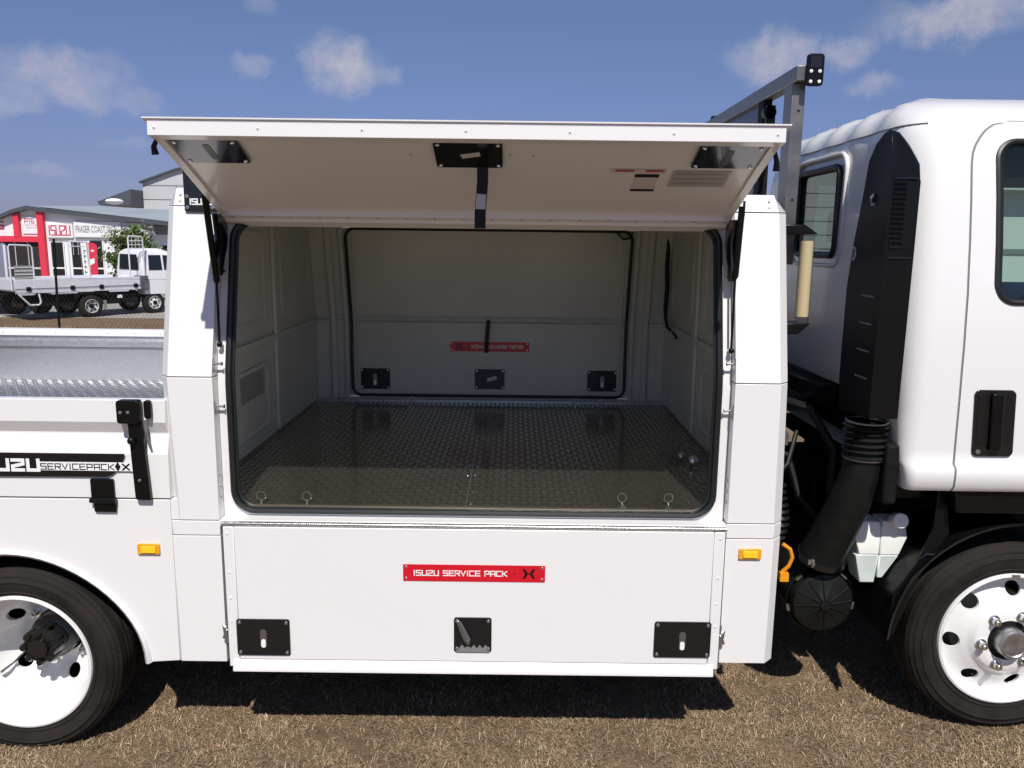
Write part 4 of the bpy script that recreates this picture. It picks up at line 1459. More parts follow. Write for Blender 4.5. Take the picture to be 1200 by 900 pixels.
# yellow coupling hanging at the canopy corner
b = MB(); b.tube([(1.128, .07, .80), (1.150, .06, .83), (1.160, .055, .87), (1.148, .055, .905), (1.118, .06, .925)], .008, 8)
b.box(1.115, 1.150, .05, .075, .765, .80)
build('yellow_hook', b, ORANGE, T)
# bracket with the card-wrapped tube on the front bulkhead
b = MB()
b.mat(0); b.cyl((1.212, .30, 1.838), (1.212, .30, 2.150), .0265, n=24)
tb = build('wrapped_tube', b, CREAM, T)
b = MB(); b.cyl((1.212, .30, 1.812), (1.212, .30, 2.175), .030, n=24)
build('plastic_film', b, FILM, tb)
b = MB(); b.prism([(1.09, 2.215), (1.19, 2.215), (1.235, 2.185), (1.245, 2.177), (1.09, 2.177)], .27, .40, 'y')
b.prism([(1.09, 1.811), (1.240, 1.811), (1.230, 1.798), (1.19, 1.765), (1.09, 1.765)], .27, .40, 'y')
b.cyl((1.150, .42, 1.77), (1.150, .42, 2.19), .020, n=14)
build('tube_bracket', b, BLACKP, tb, bevel=.004)

# ---- headboard rack
b = MB(); b.box(1.140, 1.198, .36, 1.94, 2.790, 2.850)
rk = build('headboard_rack', b, RACKM, T, bevel=.003)
b = MB(); b.prism(rrect(1.175, 1.245, 2.768, 2.893, .014, 4), .345, .360, 'y')
cp = build('end_cap', b, BLACKP, rk, bevel=.003)
b = MB(); b.box(1.188, 1.232, .3425, .3445, 2.838, 2.884)
build('cap_pad', b, BLACKG, cp)
b = MB()
for x in (1.193, 1.228):
    for z in (2.785, 2.825):
        b.lathe([(.0072, 0), (.0065, -.003), (.001, -.004)], (x, .3448, z), 'y', 12)
build('cap_screws', b, PRINTW, cp)
again(cp, (0, 1.60, 0))
b = MB(); b.box(1.140, 1.195, .40, .50, 2.05, 2.789)
ps = build('rack_post', b, RACKM, rk, bevel=.003)
for z in (2.68, 2.32):
    b = MB(); b.lathe([(.006, 0), (.005, -.002), (.001, -.002)], (1.172, .40, z), 'y', 10); build('post_hole', b, PRINTK, ps)
b = MB(); b.box(1.145, 1.185, .80, .88, 2.05, 2.789)
build('rack_post', b, UNDER, rk)
b = MB(); b.box(1.145, 1.185, 1.70, 1.78, 2.05, 2.789)
build('rack_post', b, RACKM, rk)
b = MB(); b.box(1.162, 1.168, .88, 1.70, 2.33, 2.789)
build('tinted_screen', b, NAVY, rk)
b = MB(); b.cyl((1.165, .80, 2.73), (1.165, .76, 2.73), .03, n=14); b.box(1.15, 1.19, .76, .80, 2.66, 2.76)
build('rack_clamp', b, BLACKP, rk)

# ================================================================ CAB
LV = [  # z, y side, x rear, corner radius, x front
    (1.146, .104, 1.622, .035, 3.83), (1.170, .085, 1.618, .040, 3.85), (1.215, .080, 1.612, .045, 3.87), (1.246, .082, 1.605, .050, 3.87), (1.262, .094, 1.598, .055, 3.87),
    (1.32, .094, 1.590, .07, 3.87), (1.52, .094, 1.575, .09, 3.87), (1.75, .100, 1.562, .11, 3.85), (1.95, .114, 1.560, .125, 3.82), (2.15, .142, 1.560, .14, 3.75),
    (2.32, .172, 1.562, .15, 3.65), (2.46, .202, 1.566, .155, 3.55), (2.560, .228, 1.574, .16, 3.48), (2.625, .266, 1.590, .16, 3.42), (2.672, .318, 1.618, .16, 3.35),
    (2.710, .386, 1.660, .16, 3.27), (2.736, .470, 1.725, .15, 3.19), (2.751, .58, 1.82, .13, 3.07), (2.757, .72, 1.95, .10, 2.95), (2.761, .95, 2.12, .05, 2.80)]


def side_y(z):
    for (a, ya, *_), (c, yc, *_) in zip(LV, LV[1:]):
        if z <= c: return ya + (yc - ya) * (z - a) / (c - a)
    return LV[-1][1]


def cab_ring(z, y0, xr, rc, xf):
    pts = []
    y1 = 2.30 - y0
    for cx, cy, a0 in ((xr + rc, y0 + rc, 180), (xf - rc, y0 + rc, 270), (xf - rc, y1 - rc, 0), (xr + rc, y1 - rc, 90)):
        for k in range(9):
            a = R(a0 + 90 * k / 8)
            pts.append((cx + rc * math.cos(a), cy + rc * math.sin(a), z))
        # straight run after each corner gets extra points
        nxt = {180: ((xf - rc, y0), 12), 270: ((xf, y1 - rc), 10), 0: ((xr + rc, y1), 12), 90: ((xr, y0 + rc), 40)}[a0]
        last_ = pts[-1]
        for k in range(1, nxt[1]):
            t = k / nxt[1]
            pts.append((last_[0] + (nxt[0][0] - last_[0]) * t, last_[1] + (nxt[0][1] - last_[1]) * t, z))
    # roof ribs running fore and aft, fading into the sides
    o = []
    for x, y, zz in pts:
        if z > 2.56:
            s = (y - 1.15) / .80
            if abs(s) < 1:
                wv = .5 + .5 * math.cos((y - 1.15) / .155 * math.pi)
                fade = min(1, (1 - abs(s)) * 5) * min(1, (z - 2.56) / .08)
                zz += .020 * wv ** 1.5 * fade
                x -= .012 * wv ** 1.5 * fade if z < 2.745 and x < 2.2 else 0
        o.append((x, y, zz))
    return o


b = MB()
b.loft([cab_ring(*l) for l in LV])
cab = build('cab', b, CABW, T, smooth=50)
hump = MB(); hump.box(1.3, 2.2, .40, 1.90, 1.0, 1.475)
cut_local(cab, [hump])
sm = cab.modifiers.new('s', 'SOLIDIFY'); sm.thickness = .03; sm.offset = -1
_p, _l = cab.parent, cab.location.copy()
bake(cab)
WIN = rrect(1.905, 3.02, 1.918, 2.545, .075, 7)
WINB = densify(WIN, .05)
wc = MB(); wc.prism(WIN, -.2, .42, 'y')
wc2 = MB(); wc2.prism([(1.9, 1.915), (3.68, 1.915), (3.42, 2.50), (1.9, 2.50)], 1.90, 2.6, 'y')
RWY0, RWY1, RWZ0, RWZ1 = .88, 1.42, 2.085, 2.505
rwp = rrect(RWY0, RWY1, RWZ0, RWZ1, .05, 6)
wc3 = MB(); wc3.prism(rwp, 1.4, 1.75, 'x')
wc4 = MB(); wc4.box(3.35, 4.3, .40, 1.80, 1.75, 2.45)
cut_local(cab, [wc, wc2, wc3, wc4])
cab.data.set_sharp_from_angle(angle=R(50))
# rear window rubber, glass and pressed surround
b = MB(); b.tube([(1.556, p[0], p[1]) for p in densify(rwp, .06)], .017, 8, closed=True)
build('rear_window_seal', b, RUBBER, cab)
b = MB(); b.prism(rwp, 1.566, 1.572, 'x')
build('rear_window', b, GLASS, cab)
big = densify(rrect(RWY0 - .06, RWY1 + .06, RWZ0 - .05, RWZ1 + .06, .08, 6), .08)
b = MB(); b.tube([(1.563, p[0], p[1]) for p in big], .012, 8, closed=True)
build('window_swage', b, CABW, cab, smooth=80)
# roof gutter seam across the back and over the side
b = MB(); rowp = [p for p in cab_ring(2.620, side_y(2.620), 1.588, .16, 2.97)]
sp_ = [p for p in rowp if p[0] < 1.76]
b.tube([(x - .001, y, 2.620) for x, y, z in sorted([q for q in sp_ if q[1] > .28 and q[1] < 2.02], key=lambda q: q[1])], .0035, 5)
build('roof_seam', b, GREYT, cab)


# cab door: skin, seam, window, handle
def door_patch(off, grow, x_r=3.20, dz=0):
    b = MB()
    zs_ = [1.147, 1.170, 1.215, 1.246, 1.262, 1.32, 1.42, 1.52, 1.64, 1.75, 1.85, 1.95, 2.05, 2.15, 2.235, 2.32, 2.39, 2.44, 2.48, 2.51, 2.54, 2.565, 2.585, 2.60]
    rows = []
    ztop = 2.625 + grow
    for z in zs_:
        z2 = z if z < 2.3 else 2.3 + (z - 2.3) * (ztop - 2.3) / .30
        xl = 1.805 + .010 * math.sin(min(1, max(0, (z2 - 1.15) / 1.4)) * math.pi) * -1
        if z2 > ztop - .17:
            t = (z2 - (ztop - .17)) / .17
            xl += .17 * (1 - math.sqrt(max(0, 1 - t * t)))
        if z2 < 1.26: xl += .004
        row = []
        for k in range(13):
            x = (xl - grow) + (x_r + grow - xl + grow) * k / 12
            row.append((x, side_y(z2) - off, z2))
        rows.append(row)
    b.loft(rows, closed=False)
    return b
b = door_patch(.0012, .006)
seam = build('door_gap', b, GREYT, cab, smooth=60)
s2 = seam.modifiers.new('s', 'SOLIDIFY'); s2.thickness = .0004; s2.offset = 0
bake(seam); cut_local(seam, [wc])
b = door_patch(.0035, 0)
door = build('cab_door', b, CABW, T, smooth=60)
s2 = door.modifiers.new('s', 'SOLIDIFY'); s2.thickness = .002; s2.offset = 0
bake(door); cut_local(door, [wc])
b = MB(); b.tube([(p[0], side_y(p[1]) - .001, p[1]) for p in WINB], .013, 8, closed=True)
b.tube([(1.905 + .012 + (p[0] - 1.905) * .98, side_y(p[1]) + .008, p[1]) for p in WINB], .012, 6, closed=True)
build('window_seal', b, RUBBER, door)
b = MB()
zz = [1.918 + .627 * k / 12 for k in range(13)]
b.loft([[(x, side_y(z) + .012, z) for x in (1.907, 2.2, 2.6, 3.018)] for z in zz], closed=False)
build('door_window', b, GLASS, door)
b = MB()
hp = [(1.868, 1.298), (2.030, 1.298), (2.030, 1.572), (1.868, 1.572)]
def hshear(x, y, z): return (x - (z - 1.298) * .055, y, z)
b.prism(rrect(1.864, 2.030, 1.298, 1.572, .022, 5), .0895, .082, 'y').warp(hshear)
h1 = build('door_handle', b, BLACKG, door, bevel=.003)
b = MB(); b.prism(rrect(1.876, 2.018, 1.345, 1.555, .02, 5), .0819, .0800, 'y').warp(hshear)
build('handle_recess', b, PRINTK, h1)
b = MB(); b.prism(rrect(1.925, 1.972, 1.325, 1.560, .010, 4), .0799, .062, 'y').warp(hshear)
build('pull_lever', b, BLACKP, h1, bevel=.005)
b = MB(); b.lathe([(.010, 0), (.009, -.003), (.001, -.003)], (1.886, .0819, 1.318), 'y', 14)
build('key_lock', b, STEEL, h1)
# cab interior: headlining, seats, far pillars
b = MB(); b.box(1.66, 3.3, .34, 1.96, 2.555, 2.575)
build('headlining', b, GREYT, cab)
for y in (.38, 1.30):
    b = MB(); b.box(1.80, 1.93, y, y + .5, 1.62, 2.12); b.box(1.85, 2.35, y, y + .5, 1.50, 1.63)
    se = build('cab_seat', b, SEATM, cab, bevel=.04, seg=3)
    b = MB(); b.box(1.81, 1.90, y + .13, y + .38, 2.15, 2.33)
    build('head_rest', b, SEATM, se, bevel=.03, seg=3)
b = MB(); b.box(3.20, 3.65, .25, 2.05, 1.4, 1.85)
build('dashboard', b, GREYT, cab, bevel=.04)
b = MB(); b.tube([(3.05 + .06 * math.sin(q), .60 + .20 * math.cos(q), 1.98 + .18 * math.sin(q)) for q in [k * math.pi / 12 for k in range(24)]], .014, 8, closed=True)
b.tube([(3.05, .60, 1.98), (3.28, .6, 1.8)], .02, 8); b.box(3.03, 3.07, .42, .78, 1.965, 1.995)
build('steering_wheel', b, BLACKP, cab)

# ================================================================ loose things on the canopy floor
for x, y, r_, lab in ((.846, .800, .021, 'smaller shiny metal ball in the film, left of the pair on the canopy floor'), (.882, .690, .027, 'bigger shiny metal ball, right of the pair on the canopy floor by the door frame')):
    b = MB(); b.sphere((x, y, 1.0722 + r_), r_, 12)
    o = build('metal_ball', b, CHROME, None, smooth=80)
    tag(o, lab, 'metal ball', 'metal balls on the canopy floor')
b = MB(); Vv = []; nu, nv = 16, 12
rnd = random.Random(4)
for j in range(nv):
    for i in range(nu):
        u, v = i / (nu - 1), j / (nv - 1)
        hgt = math.sin(math.pi * u) * math.sin(math.pi * v)
        Vv.append((.76 + .22 * u + rnd.uniform(-.006, .006), .74 + .26 * v + rnd.uniform(-.006, .006), 1.0735 + .055 * hgt ** .6 * rnd.uniform(.65, 1.15)))
b.add(Vv, [(j * nu + i, j * nu + i + 1, (j + 1) * nu + i + 1, (j + 1) * nu + i) for j in range(nv - 1) for i in range(nu - 1)])
o = build('plastic_bag', b, FILM, None, smooth=0)
tag(o, 'crumpled clear plastic bag lying in the right corner of the checker plate floor', 'plastic bag')

# ================================================================ BACKGROUND
G = -.55
WALLW = mat('wall_white', (.78, .77, .77), .7, noise=(2, .03))
WALLG = mat('wall_grey', (.50, .50, .52), .7, noise=(1.5, .04))
ROOFM = mat('roof_steel', (.33, .37, .40), .5, noise=(1, .05))
FASC = mat('fascia_dark', (.07, .075, .09), .5)
DARKW = mat('dark_window', (.012, .016, .018), .08, coat=.5)
DARKIN = mat('dark_interior', (.02, .015, .015), .8)
SILV = mat('alloy_tray', (.72, .72, .77), .45, metal=.15, noise=(6, .06), bump=(40, .5, .01))
TRW = mat('truck_white', (.78, .78, .79), .3, coat=.5)
GRYM = mat('mid_grey', (.22, .23, .22), .6)

# --- showroom
BY = 38.0
sh = empty('showroom_building', (-22, 42, G), 'white gabled showroom with red frames and lettered signs behind the parked truck', 'building')
roofline = [(-34.0, -.2), (-25.9, 3.14), (-25.20, 3.44), (-24.41, 3.62), (-23.65, 3.50), (-18.4, 3.0), (-17.6, 2.92)]
rl = [(-34.0, 1.6), (-25.9, 3.10), (-25.20, 3.38), (-24.41, 3.58), (-23.65, 3.46), (-18.50, 2.97), (-18.50, G), (-34, G)]
b = MB(); b.prism(rl, BY, BY + 9, 'y'); build('wall', b, WALLW, sh)
b = MB()
tp = [(-34.2, 1.62), (-25.9, 3.12), (-25.20, 3.42), (-24.41, 3.63), (-23.65, 3.52), (-18.4, 3.02), (-16.8, 2.86)]
b.prism(tp + [(p[0], p[1] - .17) for p in tp[::-1]], BY - .35, BY - .02, 'y'); build('fascia', b, FASC, sh)
b = MB()
b.loft([[(p[0], BY - .3, p[1] + .02) for p in tp], [(p[0], BY + 9, p[1] + .02) for p in tp]], closed=False)
b.add([(-24.41, BY + .1, 3.66), (-16.8, BY + .1, 2.90), (-16.8, BY + 7, 3.62), (-24.41, BY + 7, 3.95)], [(0, 1, 2, 3)])
build('roof', b, ROOFM, sh)
for x0, x1, z0, z1, sk_ in ((-25.18, -24.90, 2.12, 3.26, .04), (-23.98, -23.66, -.54, 3.36, .06)):
    b = MB(); b.box(x0, x1, BY - .22, BY - .001, z0, z1); build('red_column', b, REDB, sh)
b = MB(); b.box(-34, -23.981, BY - .20, BY - .003, 1.86, 2.15); build('red_beam', b, REDB, sh)
b = MB(); b.box(-26.6, -24.02, BY - .03, BY - .005, G, 1.855); en = build('entrance_opening', b, DARKIN, sh)
for k in range(4):
    b = MB(); b.box(-26.6 + k * .65, -26.56 + k * .65, BY - .06, BY - .031, G, 1.85); build('door_bar', b, WALLG, en)
b = MB(); b.box(-26.6, -24.02, BY - .085, BY - .061, .50, .60); build('door_rail', b, WALLG, en)
for x0, x1, z1 in ((-23.45, -22.84, 1.86), (-22.42, -21.80, 1.88), (-21.48, -20.85, 1.95)):
    b = MB(); b.box(x0, x1, BY - .03, BY - .004, -.35, z1); wn = build('window', b, DARKW, sh)
    b = MB(); b.box(x0, x1, BY - .06, BY - .031, .53, .61); build('transom', b, WALLW, wn)
    b = MB(); b.box(x0 - .05, x0, BY - .07, BY - .004, -.35, z1); b.box(x1, x1 + .05, BY - .07, BY - .004, -.35, z1); build('window_frame', b, WALLW, wn)
U, V, NN = (1, 0, 0), (0, 0, 1), (0, -1, 0)
b = MB(); b.mat(0); b.box(-24.82, -24.05, BY - .06, BY - .003, 2.28, 3.12)
b.mat(1); lettering(b, 'PTG', (-24.66, BY - .061, 2.80), U, V, NN, .22, .46, 1.2, 1.4, lift=.004)
text_mb(b, 'PARTS TRUCKS', (-24.66, BY - .061, 2.66), U, V, NN, .60, .07)
text_mb(b, 'GROUP', (-24.60, BY - .061, 2.54), U, V, NN, .50, .06)
build('sign_board', b, [WALLW, mat('sign_red', (.55, .03, .08), .5)], sh)
b = MB(); b.mat(0); b.box(-23.55, -22.26, BY - .10, BY - .003, 2.10, 2.80)
b.mat(1); lettering(b, 'ISUZU', (-23.46, BY - .101, 2.22), U, V, NN, .46, 1.06, 1.25, 1.5, lift=.004)
build('sign_board', b, [WALLW, MATS['sign_red']], sh)
b = MB(); b.mat(0); b.box(-22.20, -19.82, BY - .10, BY - .003, 2.14, 2.90)
b.mat(1); text_mb(b, 'FRASER COAST ISUZU', (-22.10, BY - .101, 2.36), U, V, NN, 2.15, .34)
build('sign_board', b, [WALLW, mat('sign_dark', (.06, .06, .07), .5)], sh)
b = MB(); b.mat(0); b.box(-19.74, -18.58, BY - .10, BY - .003, 2.14, 2.86)
b.mat(1); b.box(-19.2, -19.1, BY - .105, BY - .101, 2.55, 2.62)
build('sign_board', b, [WALLG, GREYT], sh)
b = MB(); b.box(-22.2, -19.82, BY - .12, BY - .10, 2.10, 2.135); b.box(-23.55, -22.3, BY - .12, BY - .10, 2.05, 2.09); build('sign_ledge', b, GRYM, sh)
b = MB(); b.mat(1); lettering(b, 'G', (-26.05, BY - .005, 2.50), U, V, NN, .34, .26, 1.4, 1.4, lift=.01); b.mat(0); b.box(-26.7, -25.4, BY - .004, BY - .002, 2.3, 3.0)
build('sign_board', b, [WALLW, MATS['sign_red']], sh)
b = MB(); b.cyl((-18.42, BY - .05, G), (-18.42, BY - .05, 2.9), .05, n=10); build('downpipe', b, GRYM, sh)
b = MB(); b.box(-18.33, -18.13, BY - .3, BY - .1, 2.62, 2.72); b.tube([(-18.35, BY - .1, 2.62), (-18.0, BY - .3, 2.25)], .03, 6); build('flood_lamp', b, GRYM, sh)
# right wing in grey
b = MB(); b.box(-18.495, -16.2, BY + .6, BY + 8, G, 2.75); build('side_wing', b, WALLW, sh)
b = MB(); b.box(-18.4, -16.2, BY + .55, BY + .599, 2.30, 2.75); build('wing_fascia', b, GRYM, sh)
b = MB(); b.box(-18.15, -16.4, BY + .57, BY + .598, G, 1.75); wd_ = build('roller_opening', b, DARKIN, sh)

# --- grey warehouse behind
WY = 60
wh = empty('warehouse', (-22, 66, G), 'tall pale grey warehouse with sloping roof rising behind the showroom roof', 'building')
b = MB(); b.prism([(-28.60, G), (-28.60, 6.36), (-26, 7.26), (-16, 9.9), (-10, 9.9), (-10, G)], WY, WY + 12, 'y'); build('wall', b, WALLG, wh)
b = MB(); b.prism([(-28.75, 6.40), (-26, 7.36), (-16, 10.0), (-16, 9.87), (-26, 7.24), (-28.75, 6.27)], WY - .3, WY + 12, 'y'); build('roof_edge', b, FASC, wh)
for k in range(8):
    b = MB(); z = G + 1.4 + k * 1.05
    x0 = -28.6
    b.box(x0, -12, WY - .03, WY - .001, z, z + .05)
    if z < 6.3: build('cladding_joint', b, GRYM, wh)
b = MB(); b.box(-26.05, -25.98, WY - .03, WY - .001, 4.5, 6.1); build('downpipe', b, GRYM, wh)
b = MB(); b.prism([(-31.2, 4.75), (-28.62, 5.7), (-28.62, 4.5), (-31.0, 4.5)], WY - 2, WY + 3, 'y'); aw = build('awning', b, FASC, wh)
b = MB(); b.sphere((-29.4, WY - 3, 4.75), .62, 10, 1, 1, .36); build('roof_ventilator', b, WALLW, wh)

# --- shed to the right, seen through the cab windows
s2_ = empty('far_shed', (26, 34, G), 'pale green and white shed visible only through the cab door window at right', 'shed')
b = MB(); b.box(14, 40, 30, 38, G, 4.4); build('wall', b, mat('shed_wall', (.66, .70, .67), .7), s2_)
b = MB(); b.box(13.5, 40.5, 29.2, 38.5, 4.4, 5.0); build('roof', b, mat('shed_roof', (.62, .66, .63), .6), s2_)
for k in range(6):
    b = MB(); b.box(15.5 + k * 3, 15.75 + k * 3, 29.9, 29.998, G, 4.2); build('shed_post', b, GRYM, s2_)
b = MB(); b.box(14, 40, 29.93, 29.999, 1.9, 2.1); build('shed_rail', b, GRYM, s2_)


# --- parked flat-tray truck
def ptruck(name, P, ang, label, group, mirror=1):
    """local frame: x along the truck (forward), y across to its far side, near side at y=0, z from ground"""
    t = empty(name, (P[0], P[1], G), label, 'truck', group, rz=ang)
    ORG[t.name] = Vector((0, 0, 0))
    b = MB(); b.box(-2.33, 1.80, 0, .03, 1.00, 1.34)
    ds_ = build('tray_side', b, SILV, t, bevel=.01)
    b = MB(); b.box(-2.33, 1.80, -.012, -.001, 1.035, 1.055); build('side_groove', b, GRYM, ds_)
    for x in (-1.95, -.60, .35, 1.55):
        b = MB(); b.box(x - .07, x + .07, -.05, -.013, .96, 1.10); build('side_catch', b, UNDER, ds_, bevel=.01)
    b = MB(); b.box(-2.33, 1.80, 2.05, 2.08, 1.0, 1.34); build('tray_side', b, SILV, t)
    b = MB(); b.box(-2.36, -2.335, 0, 2.08, 1.0, 1.34); build('tail_gate', b, SILV, t)
    b = MB(); b.box(-2.33, 1.80, .031, 2.04, .95, 1.0); build('tray_floor', b, SILV, t)
    b = MB(); b.box(-2.33, 1.80, -.02, .03, .90, .985); build('tray_rail', b, SILV, t)
    for x0, x1 in ((-2.30, -1.72), (-1.35, -.4), (.55, 1.35)):
        b = MB(); b.prism([(x0, .90), (x1, .90), (x1 - .08, .84), (x0 + .08, .84)], -.01, .02, 'y'); build('rope_rail', b, SILV, t)
    b = MB(); b.box(-2.2, 2.6, .55, .62, .55, .78); b.box(-2.2, 2.6, 1.4, 1.47, .55, .78); b.box(.35, 1.62, .12, .5, .42, .86); b.box(-1.5, -.5, .15, .5, .45, .84)
    build('chassis', b, UNDER, t)
    b = MB(); b.prism([(-.55, .84), (.55, .84), (.50, .66), (.38, .80), (-.38, .80), (-.52, .62)], .0, .5, 'y'); build('mudguard', b, UNDER, t)
    b = MB(); b.prism(rrect(.42, .52, .25, .56, .02, 2), .05, .08, 'y'); build('mud_flap', b, GRYM, t)
    for wx in (0, 2.27):
        for wy in ((0.02, 1.75) if wx == 0 else (.08, 1.75)):
            c = (wx, wy, .385)
            b = MB(); b.lathe([(.20, .01), (.22, -.004), (.30, -.01), (.36, .01), (.385, .04), (.385, .22), (.36, .25), (.22, .25)], c, 'y', 32)
            b.warp(lambda x, y, z: (x, y, max(z, .01)))
            ww = build('wheel', b, TYRE, t)
            b = MB(); b.mat(0); b.lathe([(.235, .0), (.225, -.012), (.205, .01), (.19, .04), (.12, .06 if wx == 0 else .0), (.001, .06 if wx == 0 else .0)], c, 'y', 32)
            b.mat(1)
            for k in range(6):
                a = k * math.pi / 3 + .3
                b.cyl((c[0] + .155 * math.cos(a), c[1] + .045, c[2] + .155 * math.sin(a)), (c[0] + .155 * math.cos(a), c[1] - .002, c[2] + .155 * math.sin(a)), .028, n=8)
            b.cyl((c[0], c[1] + .06, c[2]), (c[0], c[1] - .03, c[2]), .075, n=14)
            build('rim', b, [RIMW, UNDER], ww)
    # cab
    LVc = [(.70, 1.92, 3.35, .04), (1.05, 1.90, 3.42, .06), (1.45, 1.90, 3.40, .08), (1.95, 1.93, 3.22, .10), (2.18, 1.97, 3.02, .13), (2.27, 2.05, 2.88, .16), (2.31, 2.2, 2.7, .16)]
    b = MB(); rr_ = []
    for z, xr, xf, rc in LVc:
        yy = .06 + max(0, z - 1.5) * .16 + (0.15 if z > 2.25 else 0)
        rr_.append([(p[0], p[1], z) for p in rrect(xr, xf, yy, 2.04 - yy, rc, 4)])
    b.loft(rr_); cb_ = build('cab', b, TRW, t, smooth=50)
    b = MB(); b.prism([(2.12, 1.55), (2.62, 1.55), (2.62, 2.08), (2.16, 2.08)], .055, .075, 'y')
    b.warp(lambda x, y, z: (x, y + max(0, z - 1.5) * .16 - .004, z)); build('side_window', b, DARKW, cb_)
    b = MB(); b.prism([(2.70, 1.55), (3.10, 1.55), (3.00, 2.05), (2.70, 2.08)], .055, .075, 'y')
    b.warp(lambda x, y, z: (x, y + max(0, z - 1.5) * .16 - .004, z)); build('side_window', b, DARKW, cb_)
    b = MB(); b.prism([(.35, 1.55), (1.70, 1.55), (1.60, 2.10), (.45, 2.10)], 1.885, 1.895, 'x'); build('rear_window', b, DARKW, cb_)
    b = MB(); b.box(1.72, 2.02, -.04, .42, .86, 1.36); build('tool_box', b, mat(name + '_box', (.09, .095, .11), .45, noise=(5, .4)), t, bevel=.02)
    # steel racks
    def loop(x0, x1, z0, z1, bars=0, y=.015, lean_=.0):
        bb = MB(); bb.tube([(x0, y, z0), (x0 + lean_, y, z1 - .06), (x0 + lean_ + .04, y, z1), (x1 + lean_ - .04, y, z1 - .02), (x1 + lean_, y, z1 - .08), (x1, y, z0)], .026, 8)
        for k in range(bars):
            z = z1 - .16 - k * .14
            bb.tube([(x0 + lean_, y, z), (x1 + lean_, y, z)], .014, 6)
        for k in range(3 if bars else 0):
            x = x0 + lean_ + (x1 - x0) * (k + 1) / 4
            bb.tube([(x, y, z1), (x, y, z1 - .44)], .008, 6)
        build('tray_rack', bb, SILV, t)
    loop(1.40, 1.92, 1.34, 2.74, 2)
    loop(-.62, .02, 1.34, 2.54, 1)
    loop(-2.42, -1.74, 1.0, 2.42, 0)
    b = MB(); b.box(-2.30, -1.74, .03, .05, 1.34, 1.78); build('gate_panel', b, GRYM, t)
    for k in range(4):
        b = MB(); b.box(-2.29, -1.75, .012, .029, 1.37 + k * .11, 1.40 + k * .11); build('gate_slat', b, SILV, t)
    b = MB(); b.tube([(-2.25, -.02, .86), (-1.95, -.03, .52), (-1.68, -.03, .52), (-1.62, -.03, .60), (-1.66, -.02, .88)], .030, 8); build('side_step', b, SILV, t)
    b = MB(); b.box(.92, 1.04, -.02, .10, .62, .72); build('side_badge', b, PRINTW, t)
    return t


ang = math.atan2(.8, .6)
ptruck('flat_tray_truck', (-14.25, 24.0), ang, 'parked truck with silver flat tray, steel racks and white cab in the gravel yard', 'trucks parked in the gravel yard')
bt = empty('box_truck', (-18.4, 26.5, G), 'grey box-bodied truck on a dark chassis, cut off by the left edge of the photo', 'truck', 'trucks parked in the gravel yard')
bp = [(-17.30, 24.5), (-19.4, 23.6), (-22.3, 28.0), (-20.15, 29.0)]
b = MB(); b.prism(bp, .35, 1.86, 'z'); bx_ = build('box_body', b, mat('box_grey', (.26, .27, .33), .45, metal=.3), bt, bevel=.03)
b = MB(); b.box(-17.36, -17.28, 24.42, 24.50, .35, 1.84); build('corner_post', b, SILV, bx_)
bp2 = [(-17.42, 24.6), (-19.3, 23.8), (-22.2, 28.0), (-20.2, 28.9)]
b = MB(); b.prism(bp2, -.15, .349, 'z'); build('chassis', b, UNDER, bt)
b = MB(); b.box(-19.2, -16.95, 24.3, 24.42, -.05, .12); build('bumper', b, UNDER, bt)
for x, y in ((-17.45, 24.75), (-16.75, 25.1), (-19.6, 24.2)):
    b = MB(); b.lathe([(.001, -.02), (.20, -.02), (.22, 0), (.36, .01), (.40, .04), (.40, .25), (.36, .28), (.001, .28)], (x, y, G + .395), 'y', 28)
    build('wheel', b, TYRE, bt)

# --- feather banner
bn = empty('feather_banner', (-18.9, 33, G), 'red and white vertical advertising banner between the showroom windows', 'banner')
b = MB(); b.mat(0); b.prism([(-18.98, .1), (-18.62, .1), (-18.58, 1.78), (-18.72, 1.88), (-19.05, 1.90)], 33, 33.02, 'y'); build('red_cloth', b, REDB, bn)
b = MB(); b.mat(0); b.prism([(-19.24, .1), (-18.985, .1), (-19.055, 1.90), (-19.30, 1.88)], 33, 33.02, 'y')
b.mat(1)
for k in range(6):
    lettering(b, 'SALE'[k % 4].replace('L', 'E') if False else 'I', (-19.17, 32.999, .32 + k * .22), U, V, NN, .13, .02, 2, 1, lift=.004)
    b.box(-19.20, -19.08, 32.990, 32.998, .32 + k * .24, .37 + k * .24)
build('white_cloth', b, [PRINTW, GREYT], bn)
b = MB(); b.add([(-18.95, 32.99, 1.15), (-18.72, 32.99, 1.22), (-18.72, 32.99, 1.00), (-18.95, 32.99, .88)], [(0, 1, 2, 3)]); b.box(-18.85, -18.72, 32.985, 32.995, 1.50, 1.58); build('banner_print', b, PRINTW, bn)
b = MB(); b.cyl((-19.30, 33.03, G), (-19.34, 33.03, 2.0), .018, n=8); build('pole', b, STEEL, bn)

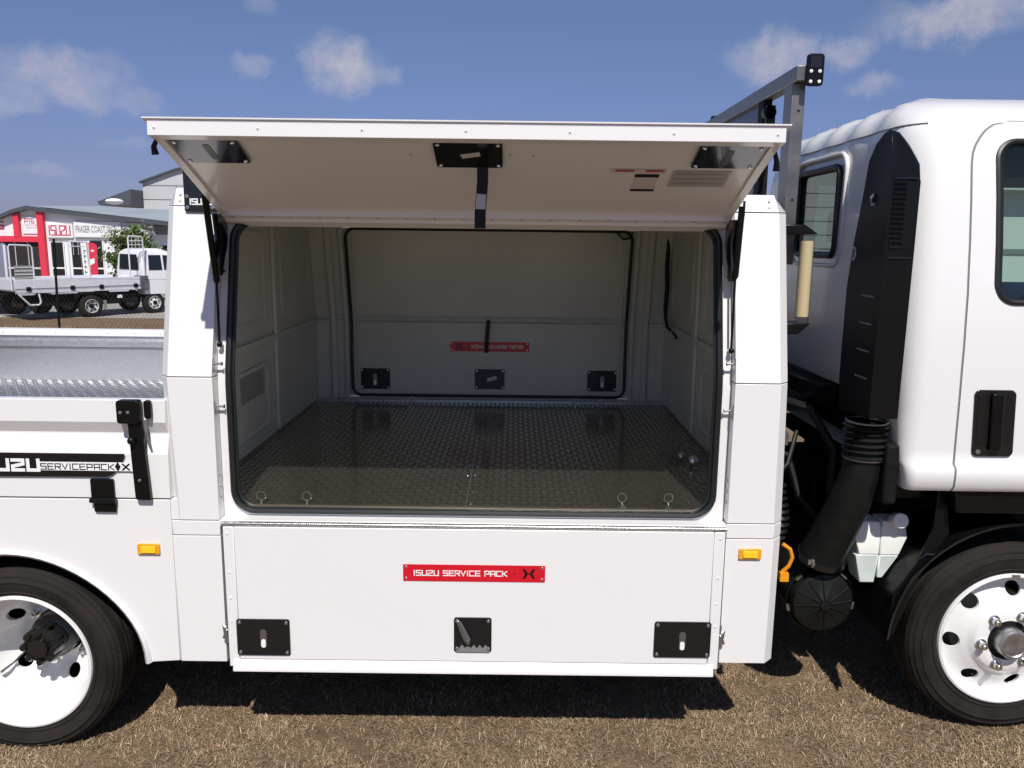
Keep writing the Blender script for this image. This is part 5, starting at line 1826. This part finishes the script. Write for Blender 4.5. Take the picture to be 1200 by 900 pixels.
# --- small tree
tr = empty('leafy_tree', (-16.5, 31, G), 'small light green leafy tree standing by the showroom wall beside the parked truck', 'tree')
b = MB()
rt_ = random.Random(11)
b.tube([(-16.35, 31, G), (-16.31, 31, .6), (-16.24, 31, 1.4), (-16.3, 31, 2.1)], [.07, .055, .04, .015], 8)
tips = []
for k in range(22):
    z = rt_.uniform(-.1, 1.9); a = rt_.uniform(0, 6.28); L = rt_.uniform(.4, 1.05) * (1 - .25 * abs(z - .9))
    p0 = Vector((-16.28, 31, z)); d = Vector((math.cos(a) * .80, math.sin(a) * .8, rt_.uniform(.15, .9)))
    p1 = p0 + d * L * .5; p2 = p0 + d * L + Vector((0, 0, .08))
    b.tube([p0, p1, p2], [.022, .014, .006], 5); tips += [p1, p2, (p1 + p2) / 2]
for k in range(9):
    p = Vector((-16.1 + rt_.uniform(.1, 1.0), 31 + rt_.uniform(-.4, .4), 1.75 + rt_.uniform(-.35, .35)))
    b.tube([Vector((-16.26, 31, 1.3)), (Vector((-16.26, 31, 1.3)) + p) / 2 + Vector((0, 0, .1)), p], [.02, .013, .005], 5); tips += [p, p]
build('trunk', b, mat('bark', (.12, .09, .06), .9), tr)
LEAF = [mat('leaf_light', (.115, .17, .035), .6), mat('leaf_mid', (.065, .115, .022), .6), mat('leaf_dark', (.03, .06, .014), .6), mat('leaf_yellow', (.20, .22, .07), .6)]
b = MB()
for tpnt in tips * 2:
    for k in range(34):
        c = tpnt + Vector((rt_.gauss(0, .16), rt_.gauss(0, .16), rt_.gauss(0, .15)))
        b.mat(rt_.choice([0, 0, 1, 1, 2, 3]))
        n_ = Vector((rt_.gauss(0, 1), rt_.gauss(0, 1), rt_.gauss(0, 1))).normalized()
        u_ = n_.orthogonal().normalized(); v_ = n_.cross(u_)
        s_ = rt_.uniform(.035, .07)
        b.add([c - u_ * s_ * 1.6, c + v_ * s_ * .7, c + u_ * s_ * 1.6, c - v_ * s_ * .7], [(0, 1, 2, 3)])
build('crown', b, LEAF, tr, smooth=0, kind='stuff')

# --- wire fence before the yard
FY = 16.0
fe = empty('wire_fence', (-13, FY, gz(FY)), 'thin wire mesh fence with dark star pickets in front of the parked trucks', 'fence')
b = MB(); zf = gz(FY)
b.tube([(-10.87, FY, zf - .1), (-10.86, FY, zf + 1.2), (-10.82, FY, zf + 2.62)], .028, 6)
pk = build('star_picket', b, UNDER, fe)
again(pk, (-3.2, 0, 0)); again(pk, (-6.4, 0, 0)); again(pk, (3.0, 0, 0))
WIRE = mat('fence_wire', (.10, .10, .10), .5, metal=.4)
b = MB()
z0, z1, pit = zf + .05, zf + 1.35, .10
def wire(p, q, r_):
    d = (Vector(q) - Vector(p)).normalized(); s_ = Vector((d.z, 0, -d.x)) * r_
    t_ = Vector((0, r_, 0))
    P0, Q0 = Vector(p), Vector(q)
    b.add([P0 + s_, P0 - s_ * .5 + t_, P0 - s_ * .5 - t_, Q0 + s_, Q0 - s_ * .5 + t_, Q0 - s_ * .5 - t_], [(0, 1, 4, 3), (1, 2, 5, 4), (2, 0, 3, 5)])
for k in range(130):
    x = -17.6 + k * pit
    h = z1 - z0
    wire((x, FY, z0), (x + h * .7, FY, z1), .0024)
    wire((x, FY + .006, z1), (x + h * .7, FY + .006, z0), .0024)
build('wire_mesh', b, WIRE, fe, kind='stuff', smooth=0)
b = MB()
for z in (z0, z1, z1 + .35): wire((-18, FY - .01, z), (-5, FY - .01, z), .004)
build('strand_wire', b, WIRE, fe, smooth=0)
